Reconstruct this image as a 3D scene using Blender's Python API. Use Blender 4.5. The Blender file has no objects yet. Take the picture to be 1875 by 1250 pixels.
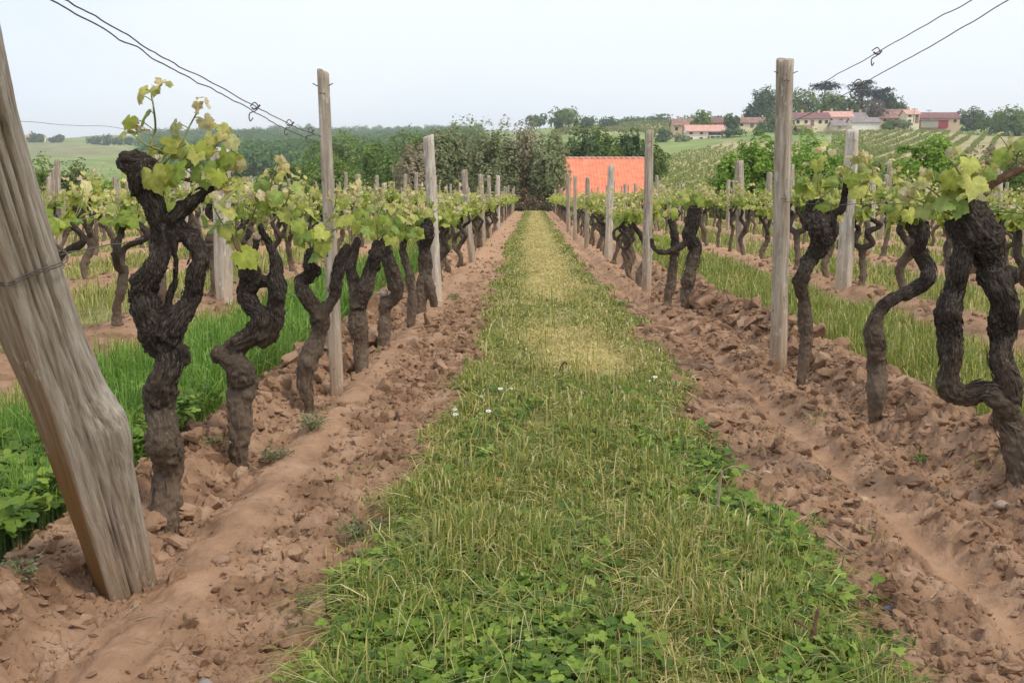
import bpy, math, random
import numpy as np
from mathutils import Matrix, Vector, Euler
sc = bpy.context.scene
C = sc.collection
PI = math.pi
# ------------------------------------------------------------------ camera, sky, sun, exposure
H = 0.9
F = 1823.0
PITCH = math.atan(268 / F)
YAW = math.atan(37.5 / F)
cam = bpy.data.cameras.new('camera')
cam.lens = 35.0; cam.sensor_width = 36.0; cam.clip_start = 0.05; cam.clip_end = 9000
camo = bpy.data.objects.new('camera', cam); C.objects.link(camo)
camo.location = (0, 0, H)
camo.rotation_euler = (PI / 2 - PITCH, 0, YAW)
sc.camera = camo
RM = np.array(Euler((PI / 2 - PITCH, 0, YAW)).to_matrix())

SUN_EL = math.radians(52)
SUN_AZ = math.radians(125)     # azimuth from +Y towards +X
w = bpy.data.worlds.new('World'); sc.world = w; w.use_nodes = True
nt = w.node_tree; nt.nodes.clear()
out = nt.nodes.new('ShaderNodeOutputWorld')
sky = nt.nodes.new('ShaderNodeTexSky'); sky.sky_type = 'NISHITA'; sky.sun_disc = False
sky.sun_elevation = SUN_EL; sky.sun_rotation = SUN_AZ
b1 = nt.nodes.new('ShaderNodeBackground'); b1.inputs[1].default_value = 0.12
nt.links.new(sky.outputs[0], b1.inputs[0])
tc = nt.nodes.new('ShaderNodeTexCoord')
mp = nt.nodes.new('ShaderNodeMapping'); mp.inputs['Scale'].default_value = (1, 1, 3.2)
nz = nt.nodes.new('ShaderNodeTexNoise'); nz.inputs['Scale'].default_value = 1.3; nz.inputs['Detail'].default_value = 4
cr = nt.nodes.new('ShaderNodeValToRGB')
cr.color_ramp.elements[0].position = 0.36; cr.color_ramp.elements[0].color = (0.73, 0.80, 0.965, 1)
cr.color_ramp.elements[1].position = 0.62; cr.color_ramp.elements[1].color = (0.92, 0.95, 0.98, 1)
nt.links.new(tc.outputs['Generated'], mp.inputs[0]); nt.links.new(mp.outputs[0], nz.inputs[0]); nt.links.new(nz.outputs[0], cr.inputs[0])
b2 = nt.nodes.new('ShaderNodeBackground'); b2.inputs[1].default_value = 0.88
nt.links.new(cr.outputs[0], b2.inputs[0])
mx = nt.nodes.new('ShaderNodeMixShader'); mx.inputs[0].default_value = 0.82
nt.links.new(b1.outputs[0], mx.inputs[1]); nt.links.new(b2.outputs[0], mx.inputs[2]); nt.links.new(mx.outputs[0], out.inputs[0])

sl = bpy.data.lights.new('sun', 'SUN'); sl.energy = 1.5; sl.angle = math.radians(10); sl.color = (1, 0.90, 0.74)
so = bpy.data.objects.new('sun', sl); C.objects.link(so)
sd = Vector((math.sin(SUN_AZ) * math.cos(SUN_EL), math.cos(SUN_AZ) * math.cos(SUN_EL), math.sin(SUN_EL)))
so.rotation_euler = sd.to_track_quat('Z', 'Y').to_euler()
so.location = (0, 0, 30)
sc.view_settings.view_transform = 'Standard'; sc.view_settings.look = 'None'
sc.view_settings.gamma = 1; sc.view_settings.exposure = 0.55
sc.cycles.max_bounces = 6; sc.cycles.diffuse_bounces = 3; sc.cycles.transparent_max_bounces = 4
sc.cycles.volume_bounces = 0

# ------------------------------------------------------------------ helpers
rng = np.random.default_rng(7)
random.seed(7)
def at(px, py, Y):
    """point seen at photo pixel (px, py), on the plane y = Y"""
    d = RM @ np.array([(px - 937.5) / F, -(py - 625) / F, -1.0])
    t = Y / d[1]
    return np.array([d[0] * t, Y, H + d[2] * t])
def pxm(Y): return F / (Y * 1.0)
def S(r, g, b):
    f = lambda c: (c / 255 / 12.92) if c / 255 <= 0.04045 else ((c / 255 + 0.055) / 1.055) ** 2.4
    return (f(r), f(g), f(b))
def hash3(i, j, k, s):
    with np.errstate(over='ignore'):
        h = (i.astype(np.int64) * 374761393 + j.astype(np.int64) * 668265263 + k.astype(np.int64) * 2147483647 + s * 974634777) & 0xffffffff
        h = ((h ^ (h >> 13)) * 1274126177) & 0xffffffff
        h = ((h ^ (h >> 16)) * 2246822519) & 0xffffffff
    return ((h ^ (h >> 15)) & 0xffffff) / float(0xffffff) * 2 - 1
def vn(P, s=0):
    P = np.asarray(P, float)
    if P.shape[1] == 2: P = np.c_[P, np.zeros(len(P))]
    i = np.floor(P).astype(np.int64); f = P - i; f = f * f * (3 - 2 * f)
    r = 0
    for a in (0, 1):
        for b in (0, 1):
            for c in (0, 1):
                ww = (f[:, 0] if a else 1 - f[:, 0]) * (f[:, 1] if b else 1 - f[:, 1]) * (f[:, 2] if c else 1 - f[:, 2])
                r = r + ww * hash3(i[:, 0] + a, i[:, 1] + b, i[:, 2] + c, s)
    return r
def fbm(P, o=4, s=0, g=0.5):
    P = np.asarray(P, float); r = 0; a = 1.0
    for k in range(o):
        r = r + a * vn(P * 2 ** k + 13.7 * k, s + k); a *= g
    return r
def smooth(a, b, x):
    t = np.clip((x - a) / (b - a), 0, 1); return t * t * (3 - 2 * t)

def mk(name, V, faces, mat=None, parent=None, sm=True, col=None, vec=None, mats=None, midx=None):
    """one mesh object; faces = list of int arrays (n,k)"""
    V = np.asarray(V, np.float32)
    me = bpy.data.meshes.new(name)
    faces = [np.asarray(f, np.int32) for f in faces if len(f)]
    me.vertices.add(len(V)); me.vertices.foreach_set('co', V.ravel())
    nl = sum(f.size for f in faces); npol = sum(len(f) for f in faces)
    me.loops.add(nl); me.polygons.add(npol)
    me.loops.foreach_set('vertex_index', np.concatenate([f.ravel() for f in faces]))
    tot = np.concatenate([np.full(len(f), f.shape[1], np.int32) for f in faces])
    st = np.concatenate([[0], np.cumsum(tot)[:-1]]).astype(np.int32)
    me.polygons.foreach_set('loop_start', st); me.polygons.foreach_set('loop_total', tot)
    me.polygons.foreach_set('use_smooth', np.full(npol, sm))
    me.update(calc_edges=True)
    if col is not None:
        a = me.attributes.new('col', 'FLOAT_COLOR', 'POINT')
        c = np.ones((len(V), 4), np.float32); c[:, :3] = col; a.data.foreach_set('color', c.ravel())
    if vec is not None:
        a = me.attributes.new('bc', 'FLOAT_VECTOR', 'POINT'); a.data.foreach_set('vector', np.asarray(vec, np.float32).ravel())
    for m in (mats or ([mat] if mat else [])): me.materials.append(m)
    if midx is not None: me.polygons.foreach_set('material_index', np.asarray(midx, np.int32))
    o = bpy.data.objects.new(name, me); C.objects.link(o)
    if parent: o.parent = parent
    return o
def tag(o, label=None, cat=None, group=None, kind=None):
    if label: o['label'] = label
    if cat: o['category'] = cat
    if group: o['group'] = group
    if kind: o['kind'] = kind
    return o
def empty(name, loc, label=None, cat=None, group=None):
    o = bpy.data.objects.new(name, None); C.objects.link(o); o.location = loc; o.empty_display_size = 0.2
    return tag(o, label, cat, group)
class MB:
    """collects shapes into one mesh"""
    def __init__(s): s.V = []; s.T = []; s.Q = []; s.n = 0; s.c = []; s.tm = []; s.qm = []
    def add(s, V, T=None, Q=None, col=None, m=0):
        V = np.asarray(V, float); s.V.append(V)
        if T is not None and len(T): s.T.append(np.asarray(T) + s.n); s.tm.append(np.full(len(T), m))
        if Q is not None and len(Q): s.Q.append(np.asarray(Q) + s.n); s.qm.append(np.full(len(Q), m))
        if col is not None: s.c.append(np.broadcast_to(np.asarray(col, float), (len(V), 3)))
        s.n += len(V); return s
    def box(s, x0, x1, y0, y1, z0, z1, m=0, col=None):
        V = [(x, y, z) for x in (x0, x1) for y in (y0, y1) for z in (z0, z1)]
        Q = [(0, 1, 3, 2), (4, 6, 7, 5), (0, 4, 5, 1), (2, 3, 7, 6), (0, 2, 6, 4), (1, 5, 7, 3)]
        return s.add(V, None, Q, col, m)
    def tube(s, P, R, n=8, col=None, m=0, cap=True):
        V, Q, T = tube(P, R, n, cap); return s.add(V, T, Q, col, m)
    def build(s, name, mat=None, parent=None, sm=True, mats=None):
        V = np.concatenate(s.V); fs = []; mi = []
        if s.T: fs.append(np.concatenate(s.T)); mi += s.tm
        if s.Q: fs.append(np.concatenate(s.Q)); mi += s.qm
        return mk(name, V, fs, mat, parent, sm, col=np.concatenate(s.c) if s.c else None, mats=mats, midx=np.concatenate(mi) if mats else None)
def catmull(P, k=6):
    P = np.asarray(P, float); n = len(P)
    if n < 3: 
        t = np.linspace(0, 1, k * (n - 1) + 1)[:, None]; return P[0] + (P[-1] - P[0]) * t
    Q = np.vstack([2 * P[0] - P[1], P, 2 * P[-1] - P[-2]]); o = []
    for i in range(n - 1):
        a, b, c, d = Q[i:i + 4]
        for t in np.arange(k) / k:
            o.append(0.5 * (2 * b + (c - a) * t + (2 * a - 5 * b + 4 * c - d) * t * t + (3 * b - 3 * c + d - a) * t ** 3))
    o.append(P[-1]); return np.array(o)
def frames(P):
    T = np.gradient(P, axis=0); T /= np.linalg.norm(T, axis=1)[:, None] + 1e-12
    u = np.cross(T[0], [0.3, 1, 0.1]); u /= np.linalg.norm(u); U = []
    for t in T:
        u = u - t * (u @ t); u = u / (np.linalg.norm(u) + 1e-12); U.append(u)
    U = np.array(U); return T, U, np.cross(T, U)
def tube(P, R, n=8, cap=True):
    P = np.asarray(P, float); R = np.broadcast_to(R, (len(P),)); T, U, W = frames(P)
    a = np.arange(n) / n * 2 * PI
    V = (P[:, None] + R[:, None, None] * (np.cos(a)[None, :, None] * U[:, None] + np.sin(a)[None, :, None] * W[:, None])).reshape(-1, 3)
    m = len(P); i = np.arange(m - 1)[:, None] * n; j = np.arange(n)[None]; j2 = (j + 1) % n
    Q = np.stack([i + j, i + j2, i + n + j2, i + n + j], -1).reshape(-1, 4); Tt = []
    if cap:
        V = np.vstack([V, P[0], P[-1]]); c0 = m * n; c1 = c0 + 1; k = np.arange(n)
        Tt = np.vstack([np.c_[np.full(n, c0), (k + 1) % n, k], np.c_[np.full(n, c1), (m - 1) * n + k, (m - 1) * n + (k + 1) % n]])
    return V, Q, Tt

# ------------------------------------------------------------------ materials
def new_mat(name):
    m = bpy.data.materials.new(name); m.use_nodes = True; t = m.node_tree; t.nodes.clear()
    o = t.nodes.new('ShaderNodeOutputMaterial'); p = t.nodes.new('ShaderNodeBsdfPrincipled'); t.links.new(p.outputs[0], o.inputs[0])
    p.inputs['Specular IOR Level'].default_value = 0.25
    return m, t, p, o
def noise_mat(name, cols, scale=5, stretch=(1, 1, 1), rough=0.85, bump=0.3, bdist=0.01, coord='Object', detail=6, fine=None, spec=0.2, lo=0.3, hi=0.7):
    m, t, p, o = new_mat(name); L = t.links.new
    if coord == 'bc': c = t.nodes.new('ShaderNodeAttribute'); c.attribute_name = 'bc'; cs = c.outputs['Vector']
    else: c = t.nodes.new('ShaderNodeTexCoord'); cs = c.outputs[coord]
    mp = t.nodes.new('ShaderNodeMapping'); mp.inputs['Scale'].default_value = stretch; L(cs, mp.inputs[0])
    n = t.nodes.new('ShaderNodeTexNoise'); n.inputs['Scale'].default_value = scale; n.inputs['Detail'].default_value = detail; n.inputs['Roughness'].default_value = 0.62
    L(mp.outputs[0], n.inputs[0])
    r = t.nodes.new('ShaderNodeValToRGB'); e = r.color_ramp.elements
    while len(e) < len(cols): e.new(0.5)
    for i, cc in enumerate(cols):
        e[i].position = lo + (hi - lo) * i / max(1, len(cols) - 1); e[i].color = (*cc, 1)
    L(n.outputs[0], r.inputs[0]); L(r.outputs[0], p.inputs['Base Color'])
    p.inputs['Roughness'].default_value = rough; p.inputs['Specular IOR Level'].default_value = spec
    if bump:
        b = t.nodes.new('ShaderNodeBump'); b.inputs['Strength'].default_value = bump; b.inputs['Distance'].default_value = bdist
        hs = n.outputs[0]
        if fine:
            n2 = t.nodes.new('ShaderNodeTexNoise'); n2.inputs['Scale'].default_value = fine; n2.inputs['Detail'].default_value = 4; L(mp.outputs[0], n2.inputs[0])
            ad = t.nodes.new('ShaderNodeMath'); ad.operation = 'MULTIPLY_ADD'; ad.inputs[1].default_value = 0.5; L(n2.outputs[0], ad.inputs[0]); L(hs, ad.inputs[2]); hs = ad.outputs[0]
        L(hs, b.inputs['Height']); L(b.outputs[0], p.inputs['Normal'])
    return m
def leaf_mat(name, trans=0.35, rough=0.6, spec=0.25, vein=0):
    m, t, p, o = new_mat(name); L = t.links.new
    a = t.nodes.new('ShaderNodeAttribute'); a.attribute_name = 'col'
    src = a.outputs['Color']
    if vein:
        tcn = t.nodes.new('ShaderNodeTexCoord'); n = t.nodes.new('ShaderNodeTexNoise'); n.inputs['Scale'].default_value = vein; n.inputs['Detail'].default_value = 3
        L(tcn.outputs['Object'], n.inputs[0])
        mr = t.nodes.new('ShaderNodeMapRange'); mr.inputs[1].default_value = 0.3; mr.inputs[2].default_value = 0.7; mr.inputs[3].default_value = 0.8; mr.inputs[4].default_value = 1.2
        L(n.outputs[0], mr.inputs[0])
        mm = t.nodes.new('ShaderNodeVectorMath'); mm.operation = 'SCALE'; L(src, mm.inputs[0]); L(mr.outputs[0], mm.inputs['Scale']); src = mm.outputs[0]
        b = t.nodes.new('ShaderNodeBump'); b.inputs['Strength'].default_value = 0.35; b.inputs['Distance'].default_value = 0.004; L(n.outputs[0], b.inputs['Height']); L(b.outputs[0], p.inputs['Normal'])
    L(src, p.inputs['Base Color']); p.inputs['Roughness'].default_value = rough; p.inputs['Specular IOR Level'].default_value = spec
    if trans:
        tr = t.nodes.new('ShaderNodeBsdfTranslucent'); L(src, tr.inputs[0])
        mi = t.nodes.new('ShaderNodeMixShader'); mi.inputs[0].default_value = trans
        L(p.outputs[0], mi.inputs[1]); L(tr.outputs[0], mi.inputs[2]); L(mi.outputs[0], o.inputs[0])
    return m
def flat(name, c, rough=0.8, bump=0): 
    return noise_mat(name, [tuple(v * 0.82 for v in c), c, tuple(min(1, v * 1.12) for v in c)], scale=1.5, rough=rough, bump=bump, bdist=0.02)

M_LEAF = leaf_mat('grape_leaf', 0.38, 0.55, vein=60)
M_GRASS = leaf_mat('grass_blade', 0.3, 0.6)
M_TREE = leaf_mat('tree_leaf', 0.36, 0.75, 0.12)
M_FLOWER = leaf_mat('petal', 0.2, 0.7)
M_BARK = noise_mat('vine_bark', [(0.010, 0.008, 0.007), (0.038, 0.030, 0.025), (0.085, 0.068, 0.056), (0.22, 0.185, 0.155)], scale=3.4, stretch=(2.6, 2.6, 4.2), rough=0.95, bump=0.9, bdist=0.006, coord='bc', fine=11, spec=0.12, lo=0.32, hi=0.74)
# lower trunk carries dried splashed soil: mix by height above the ground
def add_dust(m, c, z0, z1, amt):
    t = m.node_tree; L = t.links.new; p = [n for n in t.nodes if n.type == 'BSDF_PRINCIPLED'][0]
    src = p.inputs['Base Color'].links[0].from_socket
    g = t.nodes.new('ShaderNodeTexCoord'); sp = t.nodes.new('ShaderNodeSeparateXYZ'); L(g.outputs['Object'], sp.inputs[0])
    n = t.nodes.new('ShaderNodeTexNoise'); n.inputs['Scale'].default_value = 14; n.inputs['Detail'].default_value = 5; L(g.outputs['Object'], n.inputs[0])
    ma = t.nodes.new('ShaderNodeMath'); ma.operation = 'MULTIPLY_ADD'; ma.inputs[1].default_value = -0.35 * (z1 - z0) * 2; L(n.outputs[0], ma.inputs[0]); L(sp.outputs[2], ma.inputs[2])
    mr = t.nodes.new('ShaderNodeMapRange'); mr.inputs[1].default_value = z0 - 0.35 * (z1 - z0); mr.inputs[2].default_value = z1 - 0.35 * (z1 - z0); mr.inputs[3].default_value = amt; mr.inputs[4].default_value = 0; L(ma.outputs[0], mr.inputs[0])
    mi = t.nodes.new('ShaderNodeMix'); mi.data_type = 'RGBA'; L(mr.outputs[0], mi.inputs[0]); L(src, mi.inputs[6]); mi.inputs[7].default_value = (*c, 1); L(mi.outputs[2], p.inputs['Base Color'])
add_dust(M_BARK, (0.21, 0.152, 0.105), 0.05, 0.55, 0.85)
M_POST = noise_mat('weathered_wood', [(0.15, 0.115, 0.085), (0.36, 0.30, 0.235), (0.56, 0.49, 0.41)], scale=9, stretch=(4.5, 4.5, 0.35), rough=0.92, bump=0.9, bdist=0.006, fine=60, lo=0.28, hi=0.72)
add_dust(M_POST, (0.42, 0.28, 0.17), 0.02, 0.45, 0.6)
M_PALE = noise_mat('pale_bleached_wood', [(0.27, 0.22, 0.17), (0.50, 0.43, 0.36), (0.68, 0.62, 0.54)], scale=9, stretch=(4.5, 4.5, 0.5), rough=0.92, bump=0.9, bdist=0.006, fine=60, lo=0.28, hi=0.68)
add_dust(M_PALE, (0.50, 0.36, 0.24), 0.02, 0.5, 0.6)
def lichen(m, c, sc_=26, amt=.75, th=.56):
    # grey-white lichen and dark weather spots on old wood
    t = m.node_tree; L = t.links.new; p = [q for q in t.nodes if q.type == 'BSDF_PRINCIPLED'][0]
    for cc, sc2, th2 in ((c, sc_, th), ((.09, .07, .055), sc_ * 1.7, th + .04)):
        src = p.inputs['Base Color'].links[0].from_socket
        g = t.nodes.new('ShaderNodeTexCoord'); mp_ = t.nodes.new('ShaderNodeMapping'); mp_.inputs['Scale'].default_value = (1, 1, .45); L(g.outputs['Object'], mp_.inputs[0])
        n_ = t.nodes.new('ShaderNodeTexNoise'); n_.inputs['Scale'].default_value = sc2; n_.inputs['Detail'].default_value = 6; n_.inputs['Roughness'].default_value = .75; L(mp_.outputs[0], n_.inputs[0])
        mr = t.nodes.new('ShaderNodeMapRange'); mr.inputs[1].default_value = th2; mr.inputs[2].default_value = th2 + .07; mr.inputs[3].default_value = 0; mr.inputs[4].default_value = amt; L(n_.outputs[0], mr.inputs[0])
        mi = t.nodes.new('ShaderNodeMix'); mi.data_type = 'RGBA'; L(mr.outputs[0], mi.inputs[0]); L(src, mi.inputs[6]); mi.inputs[7].default_value = (*cc, 1); L(mi.outputs[2], p.inputs['Base Color'])
lichen(M_POST, (.52, .50, .42)); lichen(M_PALE, (.70, .68, .60)); lichen(M_BARK, (.27, .25, .21), 48, .55, .60)
M_CUT = noise_mat('cut_wood', [(0.30, 0.22, 0.16), (0.5, 0.4, 0.31)], scale=40, rough=0.9, bump=0.3)
M_WIRE = noise_mat('rusty_wire', [(0.07, 0.055, 0.05), (0.16, 0.14, 0.13)], scale=60, rough=0.7, bump=0)
M_CANE = noise_mat('vine_cane', [(0.10, 0.055, 0.035), (0.22, 0.13, 0.08)], scale=60, rough=0.8, bump=0.3, bdist=0.002)
M_SHOOT = noise_mat('green_shoot', [(0.16, 0.20, 0.06), (0.30, 0.28, 0.12)], scale=40, rough=0.6, bump=0)
M_TRUNK = noise_mat('tree_bark', [(0.05, 0.04, 0.03), (0.12, 0.10, 0.08)], scale=6, rough=0.9, bump=0.4)

SOIL = [(0.165, 0.096, 0.058), (0.285, 0.175, 0.108), (0.385, 0.255, 0.168)]
M_SOIL = noise_mat('clay_soil', SOIL, scale=5.5, rough=0.97, bump=0.8, bdist=0.012, detail=10, fine=75, spec=0.08, lo=0.33, hi=0.68)
# the ground sheet: soil where the plough has been, thatch under the grass, from the 'col' red channel
def ground_mat():
    m = noise_mat('vineyard_ground', SOIL, scale=5.5, rough=0.97, bump=0.8, bdist=0.012, detail=10, fine=75, spec=0.08, lo=0.33, hi=0.68)
    t = m.node_tree; L = t.links.new; p = [n for n in t.nodes if n.type == 'BSDF_PRINCIPLED'][0]
    src = p.inputs['Base Color'].links[0].from_socket
    a = t.nodes.new('ShaderNodeAttribute'); a.attribute_name = 'col'; sp = t.nodes.new('ShaderNodeSeparateColor'); L(a.outputs['Color'], sp.inputs[0])
    tcn = t.nodes.new('ShaderNodeTexCoord'); n = t.nodes.new('ShaderNodeTexNoise'); n.inputs['Scale'].default_value = 9; n.inputs['Detail'].default_value = 8; L(tcn.outputs['Object'], n.inputs[0])
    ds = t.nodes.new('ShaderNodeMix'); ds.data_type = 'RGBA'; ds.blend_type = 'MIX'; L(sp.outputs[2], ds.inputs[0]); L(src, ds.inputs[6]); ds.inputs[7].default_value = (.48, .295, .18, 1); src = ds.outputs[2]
    g = t.nodes.new('ShaderNodeValToRGB'); g.color_ramp.elements[0].color = (0.09, 0.09, 0.028, 1); g.color_ramp.elements[1].color = (0.27, 0.25, 0.09, 1)
    g.color_ramp.elements[0].position = 0.35; g.color_ramp.elements[1].position = 0.65; L(n.outputs[0], g.inputs[0])
    d = t.nodes.new('ShaderNodeMix'); d.data_type = 'RGBA'; L(sp.outputs[1], d.inputs[0]); L(g.outputs[0], d.inputs[6]); d.inputs[7].default_value = (0.56, 0.46, 0.20, 1)
    mi = t.nodes.new('ShaderNodeMix'); mi.data_type = 'RGBA'; L(sp.outputs[0], mi.inputs[0]); L(src, mi.inputs[6]); L(d.outputs[2], mi.inputs[7]); L(mi.outputs[2], p.inputs['Base Color'])
    return m
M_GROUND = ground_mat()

# ------------------------------------------------------------------ vineyard plan
LROWS = [-0.95 - 1.75 * k for k in range(11)]
RROWS = [1.34 + 1.76 * k for k in range(11)]
def row_x(x0, y):
    y = np.asarray(y, float)
    if x0 > 0: return x0 - 0.22 * smooth(5.5, 11, y) * (1 if x0 < 2 else 0.6) 
    return x0 - 0.12 * smooth(10, 50, y)
Y_END = 57.0
def strip_edges(y):
    """the grassed path: left and right edge"""
    y = np.asarray(y, float); P = np.c_[y * 2.1, y * 0 + 3.3]; Q = np.c_[y * 2.3, y * 0 + 9.1]
    l = -0.40 + 0.09 * fbm(P, 4) + 0.08 * smooth(2.4, 3.2, y) - 0.1 * smooth(8, 20, y)
    r = 0.57 + 0.08 * fbm(Q, 4) + .05 * smooth(2.0, 2.8, y) + 0.06 * smooth(4, 6, y) - 0.1 * smooth(8, 14, y)
    return l, r
def zones(x, y):
    """returns base height, soil amount 0..1, roughness of the clods 0..1"""
    x = np.asarray(x, float); y = np.asarray(y, float)
    l, r = strip_edges(y)
    z = 0.012 * fbm(np.c_[x, y] * 0.8, 3, 5); soil = np.zeros_like(x); clod = np.zeros_like(x)
    edge = 0.08 * fbm(np.c_[x, y] * 3.0, 4, 21)
    for x0 in LROWS + RROWS:
        d = x - row_x(x0, y)
        if x0 == -0.95: a, b = -0.36, None
        elif x0 == 1.34: a, b = None, 0.42
        else: a, b = -0.36, 0.36
        dl = (x - l) if a is None else (d - a)
        if x0 == 1.34: s = smooth(-0.03, 0.03, x - r + edge * 0.6) * smooth(0.05, -0.05, d - b + edge)
        elif x0 == -0.95: s = smooth(0.03, -0.03, x - l + edge * 0.6) * smooth(-0.05, 0.05, d - a + edge)
        else: s = smooth(-0.06, 0.06, d - a + edge) * smooth(0.06, -0.06, d - b + edge)
        soil = np.maximum(soil, s)
        if x0 == -0.95:
            z = z + 0.095 * np.exp(-((d + 0.20) / 0.11) ** 2) + 0.022 * np.exp(-((d - 0.12) / 0.10) ** 2) - 0.030 * np.exp(-((d + 0.01) / 0.09) ** 2) - 0.012 * s - 0.015 * np.exp(-((d - 0.4) / 0.12) ** 2)
            cl = s * (1 - 0.9 * np.exp(-((d - 0.13) / 0.085) ** 2))
        elif x0 == 1.34:
            z = z + 0.12 * np.exp(-((d - 0.24) / 0.12) ** 2) + 0.012 * np.exp(-((d + 0.14) / 0.07) ** 2) - 0.030 * np.exp(-((d - 0.01) / 0.09) ** 2) - 0.012 * s - 0.045 * np.exp(-((d + 0.27) / 0.07) ** 2)
            cl = s * (1 - 0.93 * np.exp(-((d + 0.27) / 0.07) ** 2))
        else:
            z = z + 0.06 * np.exp(-((d) / 0.2) ** 2); cl = s
        clod = np.maximum(clod, cl)
    return z, soil, clod
def gz(x, y):
    return float(zones(np.array([x]), np.array([y]))[0][0])
def dryness(x, y):
    l, r = strip_edges(y); u = (x - l) / (r - l)
    n = fbm(np.c_[x * 2.2, y * 0.9], 3, 31)
    c = np.exp(-((u - 0.55) / 0.24) ** 2)
    band = 1.15 * smooth(8.0, 9.5, y) + 1.15 * smooth(4.7, 5.3, y) * smooth(7.0, 6.4, y)
    d = np.clip(c * band * 1.25 + 0.25 * n + .35 * c * smooth(12, 22, y), 0, 1)
    inn = (u > -0.1) & (u < 1.1)
    return np.where(inn, d, np.clip(0.22 + 0.3 * n, 0, 1))

# ------------------------------------------------------------------ ground sheet (ploughed soil and turf)
def axis(lo, hi, fine_lo, fine_hi, step, g):
    m = np.arange(fine_lo, fine_hi, step); a = [fine_hi]; s = step
    while a[-1] < hi: s *= g; a.append(a[-1] + s)
    b = [fine_lo]; s = step
    while b[-1] > lo: s *= g; b.append(b[-1] - s)
    return np.concatenate([b[::-1][:-1], m, a])
gx = axis(-90, 90, -1.65, 2.15, 0.0085, 1.025)
gy = [-25, -12, -6, -3, -1, 0, 0.6, 1.1, 1.4]
y = 1.5
while y < Y_END + 4: gy.append(y); y += 0.0046 * y
gy = np.array(gy)
GX, GY = np.meshgrid(gx, gy); gxf, gyf = GX.ravel(), GY.ravel()
z, soil, clod = zones(gxf, gyf)
near = smooth(14, 4, gyf)
P2 = np.c_[gxf, gyf]
z = z + soil * (0.010 * fbm(P2 * 7, 4, 3) + 0.006 * near * fbm(P2 * 34, 3, 8) * (0.3 + 0.7 * clod))
# lumpy clods pressed into the sheet
def cells(P, sd):
    """broken slabs: every cell is a tilted facet with its own height"""
    I = np.floor(P).astype(np.int64); best = np.full(len(P), 9.); sec = np.full(len(P), 9.); h = np.zeros(len(P)); zz = np.zeros(len(P), np.int64)
    for a in (-1, 0, 1):
        for b in (-1, 0, 1):
            ci, cj = I[:, 0] + a, I[:, 1] + b
            dx = P[:, 0] - (ci + .5 + .45 * hash3(ci, cj, zz, sd)); dy = P[:, 1] - (cj + .5 + .45 * hash3(ci, cj, zz, sd + 1)); d = np.hypot(dx, dy)
            hh = hash3(ci, cj, zz, sd + 2) + 0.9 * (dx * hash3(ci, cj, zz, sd + 3) + dy * hash3(ci, cj, zz, sd + 4))
            m = d < best; sec = np.where(m, best, np.minimum(sec, d)); h = np.where(m, hh, h); best = np.where(m, d, best)
    return h, sec - best
sel = (clod > 0.02) & (gyf < 16) & (np.abs(gxf) < 5.5)
PW = P2[sel] + 0.02 * np.c_[fbm(P2[sel] * 18, 2, 80), fbm(P2[sel] * 18, 2, 81)]
h1, e1 = cells(PW * 17 * [1, .8], 300); h2, e2 = cells(PW * 42, 310)
amt = clod[sel] * smooth(-.5, .5, fbm(P2[sel] * 2.2, 2, 83) + .25)
z[sel] += amt * (0.015 * h1 - 0.015 * smooth(.16, 0, e1)) + clod[sel] * (0.006 * h2 - 0.006 * smooth(.2, 0, e2)) * smooth(9, 4, gyf[sel]) + clod[sel] * .0035 * fbm(P2[sel] * 70, 2, 84) * smooth(6, 3, gyf[sel])
rdg = 1 - np.abs(fbm(P2 * 11 + 0.4 * np.c_[fbm(P2 * 9, 2, 40), fbm(P2 * 9, 2, 41)], 3, 44))
z = z + clod * 0.030 * np.clip(rdg - 0.45, -0.3, 0.6)
zend = smooth(Y_END - 0.5, Y_END + 3.5, gyf); z = z - 3.2 * zend - 2.5 * smooth(60, 85, np.abs(gxf))
ZG = z.reshape(GX.shape)
dry = dryness(gxf, gyf)
ny, nx = GX.shape
idx = np.arange(ny * nx).reshape(ny, nx)
Q = np.stack([idx[:-1, :-1], idx[:-1, 1:], idx[1:, 1:], idx[1:, :-1]], -1).reshape(-1, 4)
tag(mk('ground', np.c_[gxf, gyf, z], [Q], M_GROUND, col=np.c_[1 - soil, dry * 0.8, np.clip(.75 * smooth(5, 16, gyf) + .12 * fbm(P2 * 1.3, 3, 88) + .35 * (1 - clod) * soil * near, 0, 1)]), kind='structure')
def gzs(x, y):
    """height of the built sheet (bilinear)"""
    x = np.asarray(x, float); y = np.asarray(y, float)
    i = np.clip(np.searchsorted(gx, x) - 1, 0, nx - 2); j = np.clip(np.searchsorted(gy, y) - 1, 0, ny - 2)
    u = (x - gx[i]) / (gx[i + 1] - gx[i]); v = (y - gy[j]) / (gy[j + 1] - gy[j])
    return ZG[j, i] * (1 - u) * (1 - v) + ZG[j, i + 1] * u * (1 - v) + ZG[j + 1, i] * (1 - u) * v + ZG[j + 1, i + 1] * u * v

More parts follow.
